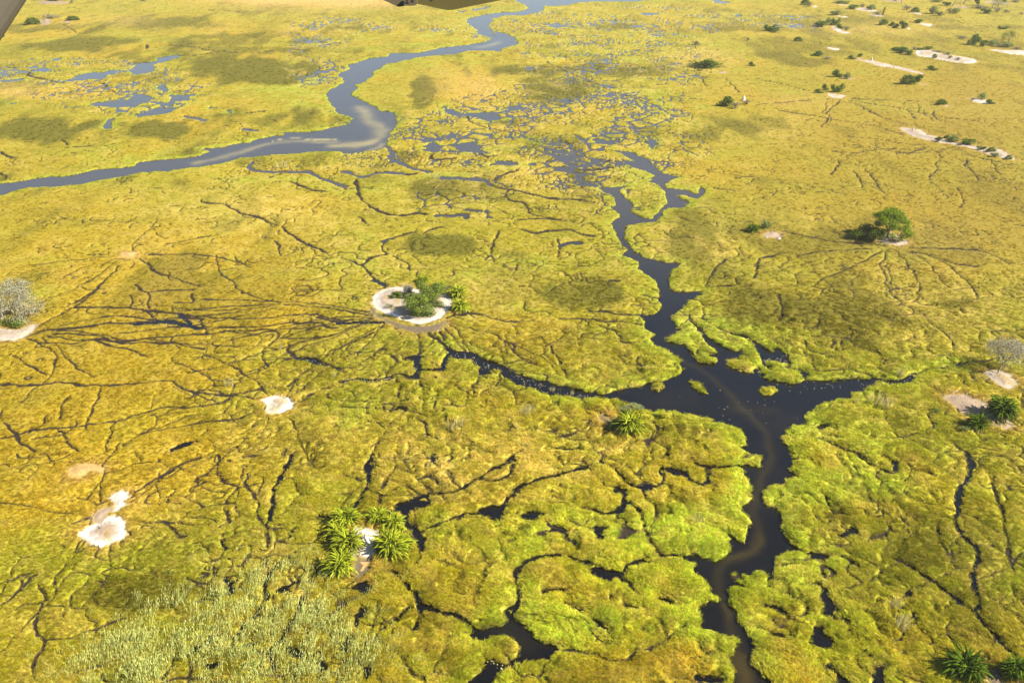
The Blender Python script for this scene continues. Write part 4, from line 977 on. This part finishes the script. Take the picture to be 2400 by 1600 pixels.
near_bush(22, 764, 60, 26, M_isl, 2600, .14, 15, 'green shrub in front of the grey tree on the left edge', None)
near_bush(845, 1268, 14, 24, M_grey, 700, .05, 16, 'thin grey weed on the pale sand among the palms', None, .8, 5)
near_bush(2075, 578, 20, 8, M_olive, 500, .06, 17, 'small flat weed on the pink sand under the big green tree', None)
# dead shrub
def dead_shrub(px, py, wpx, hpx, seed, label, mat):
    k = mpp(px, py); w = wpx * k; hh = hpx * k / math.cos(dep(py)); r0 = empty('dead_shrub', spot(px, py)); tag(r0, label, 'dead shrub')
    V, Fc = twig_geo(46, seed, .9, 1.0, .022); mesh_obj('branches', [Vector((v.x * w * .62, v.y * w * .5, v.z * hh * .95)) for v in V], Fc, mat, r0)
    V, Fc = twig_geo(8, seed + 3, .5, .7, .05); mesh_obj('stem', [Vector((v.x * w * .3, v.y * w * .3, v.z * hh * .4)) for v in V], Fc, M_bark, r0)
dead_shrub(955, 690, 46, 34, 3, 'leafless brown shrub behind the bushes of the sand island', M_pbark)
# palms
def palm_geo(nf, R, Hh, seed, droop=1.0, up=0.2):
    r = random.Random(seed); V = []; Fc = []
    for i in range(nf):
        a = r.random() * 6.283; el = math.radians(r.uniform(12, 84)) if up < .5 else math.radians(r.uniform(-10, 25)); L = R * r.uniform(.4, 1.15)
        ca, sa = math.cos(a), math.sin(a); bx, by = r.gauss(0, R * .16), r.gauss(0, R * .16); seg = 7; P = []
        e = el; x = 0; z = Hh * r.uniform(.15, .5)
        for s in range(seg + 1):
            P.append(Vector((bx + ca * x, by + sa * x, z))); x += L / seg * math.cos(e); z += L / seg * math.sin(e); e -= droop * (.20 + .05 * s)
        side = Vector((-sa, ca, 0)); wd = .026 * R * r.uniform(.75, 1.25); b = len(V)
        for q in range(seg + 1):
            f = q / seg; w_ = wd * (.25 + 1.5 * math.sin(math.pi * min(1, f * .85 + .12)) ** .8) * (1 if f < 1 else .1); dn = Vector((0, 0, -w_ * .55))
            V.extend([P[q] - side * w_ + dn, P[q], P[q] + side * w_ + dn])
        for q in range(seg):
            for m in (0, 1): k_ = b + q * 3 + m; Fc.append((k_, k_ + 1, k_ + 4, k_ + 3))
    return V, Fc
PG = {}
def palm(px, py, wpx, hpx, seed, label, group, mat=None, dead=True):
    k = mpp(px, py); R = wpx * k * .5; r0 = empty('wild_palm', spot(px, py)); r0.location.y += R * .35; tag(r0, label, 'palm', group)
    V, Fc = palm_geo(280, R * 1.08, R * .8, seed, .7); mesh_obj('fronds', V, Fc, mat or M_palm, r0)
    if dead:
        V, Fc = palm_geo(16, R * .9, R * .45, seed + 1, .5, 1.0); mesh_obj('dead_fronds', V, Fc, M_dead, r0)
    V = []; Fc = []
    for s in range(8):
        a = s * math.pi / 4; V += [(.22 * math.cos(a), .22 * math.sin(a), 0), (.15 * math.cos(a), .15 * math.sin(a), R * .35)]
    Fc = [(2 * s, (2 * s + 2) % 16, (2 * s + 3) % 16, 2 * s + 1) for s in range(8)]; mesh_obj('trunk', V, Fc, M_bark, r0)
GP = 'wild palms around the sand clearing at the bottom'
palm(808, 1232, 74, 50, 1, 'bright palm clump at the back left of the small sand clearing', GP)
palm(788, 1258, 56, 50, 2, 'palm clump at the outer left of the small sand clearing', GP)
palm(812, 1290, 84, 60, 3, 'large palm clump directly left of the small sand clearing', GP)
palm(795, 1344, 84, 50, 4, 'green palm clump lowest left below the small sand clearing', GP)
palm(884, 1222, 56, 34, 5, 'small ragged palm clump at the back of the small sand clearing', GP)
palm(920, 1238, 60, 40, 6, 'yellowish palm clump at the back right of the small sand clearing', GP)
palm(915, 1302, 96, 74, 7, 'largest bright palm clump right of the small sand clearing', GP)
palm(950, 1284, 50, 44, 8, 'yellow edged palm clump farthest right of the small sand clearing', GP)
GQ = 'wild palms behind the white rimmed sand island'
palm(1072, 697, 52, 30, 11, 'palm clump right behind the sand island, upper one of two', GQ, M_palm); palm(1078, 728, 50, 34, 12, 'palm clump on the right end of the sand island with tan dead fronds', GQ, M_palm)
palm(992, 664, 34, 22, 13, 'small palm clump behind the sand island near the leafless shrub', GQ, M_palm); palm(1030, 678, 36, 30, 14, 'palm clump behind the tallest bush of the sand island', GQ, M_palm)
palm(1478, 1012, 76, 46, 15, 'bright palm clump on the bank south of the dark pool', None); palm(1448, 1006, 44, 34, 16, 'darker small palm clump on the left of the bright one by the dark pool', None, M_palmd)
GR = 'dark palms around the pink sand patch at the right'
palm(2352, 978, 86, 52, 17, 'large dark palm clump right of the pink sand patch', GR, M_palmd); palm(2294, 1004, 62, 36, 18, 'dark palm clump on the near side of the pink sand patch', GR, M_palmd)
palm(2268, 1590, 110, 90, 19, 'big dark palm clump near the lower right corner', 'dark palms in the lower right corner', M_palmd); palm(2384, 1588, 80, 60, 20, 'dark palm clump in the lower right corner cut by the frame edge', 'dark palms in the lower right corner', M_palmd)
palm(1765, 544, 34, 22, 21, 'small dark green palm left of the two grey stones', None, M_palmd)

# trees
def tube(V, Fc, p, q, ra, rb, n=6):
    d = (q - p); 
    if d.length < 1e-5: return
    s = d.orthogonal().normalized(); t_ = d.normalized().cross(s); b = len(V)
    for (c_, R) in ((p, ra), (q, rb)):
        for i in range(n): a = 2 * math.pi * i / n; V.append(c_ + s * R * math.cos(a) + t_ * R * math.sin(a))
    for i in range(n): Fc.append((b + i, b + (i + 1) % n, b + n + (i + 1) % n, b + n + i))
def tree_geo(Hh, Rc, seed, lean=(0, 0), levels=4, nb=4, trunk=.35, r0=.28, upb=.25, spread=.75):
    r = random.Random(seed); VT, FT, VB, FB = [], [], [], []; tips = []
    def grow(p, d, L, R, lev):
        k = 3; q = p
        for s in range(k):
            d = (d + Vector((r.gauss(0, .13), r.gauss(0, .13), r.gauss(.02, .08)))).normalized(); q2 = q + d * L / k; R2 = R * .86
            if lev == levels: tube(VT, FT, q, q2, R, R2, 8)
            else: tube(VB, FB, q, q2, R, R2, 5 if lev > 1 else 3)
            q, R = q2, R2
            if lev < levels and lev > 0 and s > 0: tips.append(q.copy())
        if lev == 0: tips.append(q); return
        for j in range(nb if lev > 1 else nb + 1):
            a = 2 * math.pi * (j + r.random() * .6) / nb; o_ = d.orthogonal().normalized(); o2 = d.cross(o_)
            nd = (d * (1 - spread) + (o_ * math.cos(a) + o2 * math.sin(a)) * spread + Vector((0, 0, upb * r.uniform(.3, 1)))).normalized()
            grow(q - d * L * r.uniform(0, .25), nd, L * r.uniform(.62, .82) if lev < levels else Rc * .52 * r.uniform(.8, 1.1), R * .66, lev - 1)
    grow(Vector((0, 0, -.2)), Vector((lean[0], lean[1], 1)).normalized(), Hh * trunk, r0, levels)
    return VT, FT, VB, FB, tips
def clump(tips, n, rad, size, seed, zmul=.8):
    r = random.Random(seed); V = []; Fc = []
    for i in range(n):
        c_ = r.choice(tips); p = c_ + Vector((r.gauss(0, rad), r.gauss(0, rad), r.gauss(0, rad * zmul)))
        t_ = Vector((r.gauss(0, 1), r.gauss(0, 1), r.gauss(.6, 1))).normalized(); s = t_.orthogonal().normalized(); s = Matrix.Rotation(r.random() * 6.28, 3, t_) @ s; w = t_.cross(s); k = size * r.uniform(.6, 1.4); b = len(V)
        V += [p - s * k, p - w * k * .5, p + s * k, p + w * k * .5]; Fc.append((b, b + 1, b + 2, b + 3))
    return V, Fc
def tree(name, px, py, Hm, Rc, seed, label, leafmat, nleaf, rad, size, bark, cat='tree', group=None, keep=1.0, **kw):
    r0 = empty(name, spot(px, py)); tag(r0, label, cat, group); VT, FT, VB, FB, tips = tree_geo(Hm, Rc, seed, **kw)
    mesh_obj('trunk', VT, FT, bark, r0); rs = random.Random(seed); tips = rs.sample(tips, max(8, int(len(tips) * keep)))
    if leafmat:
        cr = mesh_obj('crown', *clump(tips, nleaf, rad, size, seed), leafmat, r0); mesh_obj('branch', VB, FB, bark, cr)
    else: mesh_obj('branch', VB, FB, bark, r0)
    return r0
tree('broadleaf_tree', 2080, 556, 10.5, 7.2, 4, 'big green leafy tree on a pale sand mound casting a shadow to its left', leaf_mat('tree_leaves', (.085, .14, .010), (.27, .35, .02), .6, .35), 12000, .55, .22, M_bark, keep=.12, trunk=.24, r0=.42, levels=4, nb=4, upb=.35, spread=.72)
M_gt = leaf_mat('dry_crown', (.20, .18, .13), (.34, .31, .24), 1.0, .1)
tree('bare_tree', 2337, 876, 7.0, 5.0, 8, 'grey leafless tree leaning right beside an oval of bare sand at the right edge', M_gt, 6500, .42, .11, M_bark, trunk=.42, r0=.17, lean=(.42, .1), levels=4, nb=4, upb=.3, spread=.6)
tree('bare_tree', 6, 752, 11.0, 9.5, 9, 'large grey thinly leaved tree cut off by the left edge', leaf_mat('grey_green_crown', (.17, .17, .09), (.34, .32, .22), .7, .2), 16000, .6, .16, M_pbark, keep=.5, trunk=.28, r0=.3, levels=4, nb=4, upb=.3, spread=.75)
GT = 'far dead trees near the upper right corner'
tree('bare_tree', 2112, 9, 8, 7, 21, 'small far dead tree on the top edge left of the others', M_gt, 500, .6, .09, M_bark, group=GT, levels=3, trunk=.4, r0=.3)
tree('bare_tree', 2230, 16, 9.5, 8, 22, 'far dead tree leaning to the right near the top edge', M_gt, 600, .6, .09, M_bark, group=GT, levels=3, trunk=.5, r0=.35, lean=(.7, 0))
tree('bare_tree', 2256, 10, 9, 8, 23, 'far grey tree with forked trunk right of the leaning dead tree', M_gt, 700, .7, .10, M_bark, group=GT, levels=3, trunk=.4, r0=.35, lean=(.25, 0))
tree('bare_tree', 2325, 21, 12, 10, 24, 'tallest far tree with white trunk near the upper right corner', M_grey, 1500, .8, .16, M_pbark, group=GT, levels=3, trunk=.5, r0=.4)
tree('broadleaf_tree', 2365, 104, 8.5, 6, 25, 'small dark green tree above the white beach at the right edge', M_bush, 1400, .7, .2, M_bark, levels=3, trunk=.4, r0=.28, lean=(.1, 0))
tree('broadleaf_tree', 2338, 20, 7, 7, 26, 'dark green tree leaning against the white trunked one in the upper right', M_dkgreen, 1300, .8, .2, M_bark, levels=3, trunk=.3, r0=.25)
# tall dark snag: a creeper covered stump
r0 = empty('tree_stump', spot(2068, 37)); tag(r0, 'tall dark narrow snag covered in leaves standing above the far grass', 'dead tree')
VT, FT = [], []; tube(VT, FT, Vector((0, 0, 0)), Vector((.6, 0, 3.2)), .55, .4, 7); tube(VT, FT, Vector((.6, 0, 3.2)), Vector((1.3, 0, 6.2)), .4, .12, 7); mesh_obj('trunk', VT, FT, M_bark, r0)
mesh_obj('creeper', *clump([Vector((.1 * i, 0, .55 * i)) for i in range(11)], 500, .42, .2, 3), M_bush, r0)
# fallen branches
def branch_thing(px, py, L, ang, lift, seed, label, bark, name='fallen_branch'):
    VT, FT = [], []; r = random.Random(seed); p = Vector((0, 0, .12)); d = Vector((math.cos(ang), math.sin(ang), lift))
    for s in range(5):
        q = p + d * L / 5 + Vector((r.gauss(0, .05), r.gauss(0, .05), r.gauss(0, .05))) * L * .3; tube(VT, FT, p, q, .09 * (1 - s * .15), .09 * (.85 - s * .15), 6)
        if s in (2, 3, 4): tube(VT, FT, q, q + Vector((r.gauss(0, .4), r.gauss(0, .4), r.uniform(.2, .6))) * L * .3, .045, .015, 5)
        p = q
    o = mesh_obj(name, VT, FT, bark, loc=spot(px, py)); tag(o, label, 'branch'); return o
branch_thing(970, 700, 1.8, -1.0, -.02, 1, 'short white fallen branch among the island bushes', M_pbark)
branch_thing(1030, 697, 1.4, 1.2, .7, 2, 'dark forked stick standing on the sand right of the island bushes', M_bark)
branch_thing(940, 697, 2.4, -.4, .02, 3, 'dark thin branch lying on the island sand between small bushes', M_bark)
branch_thing(842, 1302, 1.0, 1.5, 1.2, 4, 'tiny upright twig at the near end of the sand clearing', M_bark)
branch_thing(2058, 548, 2.2, .1, .03, 5, 'pale fallen log in the shade beside the big tree trunk', M_pbark)
branch_thing(2322, 962, 1.8, -1.1, .02, 6, 'white fallen branch lying between the two dark palm clumps', M_pbark)
branch_thing(2232, 918, 1.3, -.4, .1, 7, 'small pale stick above the pink sand patch', M_pbark)
branch_thing(235, 1240, .8, 1.4, 1.0, 8, 'short dark stick on the lower white salt pan', M_bark)
# termite mounds and stones
def mound(px, py, hpx, wpx, seed, label, mat=None):
    k = mpp(px, py); Hh = hpx * k; Rb = wpx * k * .5; r = random.Random(seed); V = []; Fc = []; n = 10; lev = 9
    for i in range(lev + 1):
        f = i / lev; R = Rb * ((1 - f) ** .9 * .75 + .25 * (1 - f) ** .3 if f < 1 else .02) ; cx = .12 * Hh * f * r.uniform(.6, 1)
        for j in range(n): a = 6.283 * j / n; q = R * r.uniform(.8, 1.2) + .03; V.append((cx + q * math.cos(a), q * math.sin(a), Hh * f + r.uniform(-.04, .04)))
    for i in range(lev):
        for j in range(n): Fc.append((i * n + j, i * n + (j + 1) % n, (i + 1) * n + (j + 1) % n, (i + 1) * n + j))
    Fc.append(tuple(lev * n + j for j in range(n)))
    o = mesh_obj('termite_mound', V, Fc, mat or M_mound, loc=spot(px, py)); tag(o, label, 'termite mound'); return o
mound(1742, 236, 12, 10, 1, 'broad white termite mound between grey bushes'); mound(2043, 142, 9, 4, 2, 'thin white termite spire at the start of the longest thin sand spit'); mound(2139, 307, 10, 5, 3, 'small white termite spire on the bare left end of the sandy ridge')
mound(2096, 158, 5, 4, 4, 'tiny brown termite stub midway along the longest thin sand spit')
def stone(px, py, w, d, h, seed, label):
    r = random.Random(seed); V = []; Fc = []; n = 12; m = 6
    for i in range(m + 1):
        th = math.pi / 2 * i / m
        for j in range(n): a = 6.283 * j / n; q = math.cos(th) * r.uniform(.88, 1.1) + .001; V.append((w / 2 * q * math.cos(a) + h * .3 * math.sin(th), d / 2 * q * math.sin(a), h * math.sin(th) * r.uniform(.93, 1.03) - .05))
    for i in range(m):
        for j in range(n): Fc.append((i * n + j, i * n + (j + 1) % n, (i + 1) * n + (j + 1) % n, (i + 1) * n + j))
    o = mesh_obj('stone', V, Fc, M_stone, loc=spot(px, py)); tag(o, label, 'stone'); return o
stone(1796, 557, 1.1, .8, .55, 1, 'smaller grey stone on the pink sand by the pale shrub'); stone(1824, 560, 1.6, 1.0, .65, 2, 'larger grey stone at the right end of the pink sand')
# pale reed clumps
RM = [blades('reed_clump', 46, .7, 1.05, .30, .028, .12, M_straw, seed=70 + k).data for k in range(3)]
for i, (px, py, w, h, lb) in enumerate([
    (537, 905, 26, 30, 'pale straw reed clump left of the small oval salt pan'), (1232, 970, 52, 24, 'wide pale reed clump above the yellow green meadow, left of the bank palms'), (1066, 1003, 52, 28, 'wide pale reed clump left of the other wide one in the middle meadow'),
    (2052, 944, 46, 30, 'tall pale reed clump at the water corner on the right bank'), (2006, 946, 16, 16, 'small pale reed clump left of the tall one at the water corner'), (2080, 950, 30, 22, 'leaning pale reed clump right of the tall one at the water corner'), (661, 392, 34, 18, 'pale reed clump on the near bank of the wide river'),
    (657, 820, 12, 22, 'narrow pale reed clump beside the thin creek in the ochre grass'), (1022, 418, 28, 14, 'pale reed clump above the oval olive meadow'), (2108, 878, 20, 24, 'pale reed clump standing on the far bank of the right creek'), (782, 885, 18, 16, 'small pale reed clump by the dark creek junction'), (1158, 80, 8, 6, 'tiny pale reed clump left of the far river bend'),
    (1294, 915, 14, 12, 'thin reed clump on the near bank of the lily creek'), (1340, 925, 12, 14, 'sparse reed clump where the lily creek meets the pool'), (778, 262, 12, 8, 'small pale reed clump on the outer bank of the river bend'), (1632, 1222, 30, 22, 'whitish reed clump in the bright green meadow left of the channel'),
    (2112, 1470, 60, 34, 'broad pale tuft in the lower right meadow, lower one of two'), (2098, 1420, 34, 22, 'pale tuft in the lower right meadow, upper one of two')]):
    o = bpy.data.objects.new('reed_clump', RM[i % 3]); C.objects.link(o); o.location = spot(px, py); k = mpp(px, py); o.scale = (w * k * 1.3, w * k, h * k * .95); tag(o, lb, 'reeds', 'pale reed clumps')

# ------------------------------------------------------------------ the aircraft the photograph was taken from: strut and wing edge
fw = Vector((0, cp, -sp)); up_ = Vector((0, sp, cp)); rt = Vector((1, 0, 0)); cpos = Vector((0, 0, H_CAM))
def ray(px, py, d): return cpos + (fw + rt * ((px - 1200) / F_PX) + up_ * ((800 - py) / F_PX)) * d
plane = empty('aircraft', (0, .8, H_CAM + 2.6)); tag(plane, 'khaki aircraft wing edge and grey strut hanging into the top of the view', 'aircraft')
def prism(name, P, d, th, mat, parent, bev=0.0):
    n = len(P); V = [ray(x, y, d) - plane.location if parent is plane else ray(x, y, d) for x, y in P]; V2_ = [v + (v + plane.location - cpos).normalized() * th for v in V]
    Fc = [tuple(range(n)), tuple(reversed(range(n, 2 * n)))] + [(i, i + n, (i + 1) % n + n, (i + 1) % n) for i in range(n)]
    o = mesh_obj(name, V + V2_, Fc, mat, None); o.parent = parent; return o
M_skin_reflect = plain_mat('wing_skin_grass_reflection', (.06, .048, .010), (.08, .064, .014), .8, .38, 0.0, .4); M_skin2 = plain_mat('wing_root_skin', (.065, .052, .026), (.085, .07, .035), .8, .45); M_strut = plain_mat('strut_paint', (.070, .060, .042), (.078, .068, .048), 9.0, .5); M_black = plain_mat('black_fitting', (.012, .010, .008), (.025, .02, .016), 6.0, .5)
prism('flap_reflection', [(978, 10), (1000, 14), (1030, 21), (1050, 24.5), (1062, 24), (1090, 18), (1130, 10), (1170, 2), (1230, -14), (1480, -90), (1480, -260), (978, -260)], 4.0, .07, M_skin_reflect, plane)  # olive colour paints the mirrored yellow grass onto this wing part
prism('wing_panel', [(893, -1), (912, 7), (925, 13), (934, 16.5), (945, 15.5), (952, 14), (960, 14.5), (973, 13.5), (977.6, 10), (977.6, -260), (978, -420), (0, -420), (0, -330), (700, -200), (860, -20)], 4.0, .07, M_skin2, plane)
prism('bracket', [(951, -6), (957, -6), (956, 5), (959, 9), (957, 11), (946, 9), (944, 7), (952, 5)], 3.96, .03, M_black, plane)
def disc(cx, cy, R): return [(cx + R * math.cos(a * .5236), cy + R * math.sin(a * .5236)) for a in range(12)]
prism('bolt', disc(966, 4, 4.2), 3.96, .02, M_black, plane); prism('bolt', disc(1010, 0, 4.6), 3.96, .02, M_black, plane)
# strut: an aerofoil bar
A_ = ray(-98, 115, 3.9); B_ = ray(194, -335, 3.9); ax = (B_ - A_).normalized(); vd = (A_ - cpos).normalized(); sd = ax.cross(vd).normalized()
A_ = A_ - ax * .9
SX = 62 / F_PX * 3.9; V = []; Fc = []; n = 20
for k in range(2):
    for i in range(n):
        a = 2 * math.pi * i / n; V.append((A_ if k == 0 else B_) + sd * SX * math.cos(a) + vd * .035 * math.sin(a) * (1.2 - .5 * math.cos(a)) - plane.location)
for i in range(n): Fc.append((i, (i + 1) % n, n + (i + 1) % n, n + i))
Fc += [tuple(range(n)), tuple(range(n, 2 * n))]
o = mesh_obj('strut', V, Fc, M_strut, plane)

# ------------------------------------------------------------------ haze
mh = bpy.data.materials.new('haze'); mh.use_nodes = True; t = mh.node_tree; t.nodes.clear(); pv = t.nodes.new('ShaderNodeVolumePrincipled'); oo = t.nodes.new('ShaderNodeOutputMaterial')
pv.inputs['Density'].default_value = 0.00008; pv.inputs['Color'].default_value = (.93, .90, .85, 1); pv.inputs['Anisotropy'].default_value = .2; t.links.new(pv.outputs[0], oo.inputs['Volume'])
x0, x1, y0, y1, z0, z1 = -14000, 14000, -400, 12000, -1.6, H_CAM + 6
V = [(x, y, z) for z in (z0, z1) for y in (y0, y1) for x in (x0, x1)]
o = mesh_obj('haze', V, [(0, 2, 3, 1), (4, 5, 7, 6), (0, 1, 5, 4), (2, 6, 7, 3), (0, 4, 6, 2), (1, 3, 7, 5)], mh); tag(o, kind='stuff')
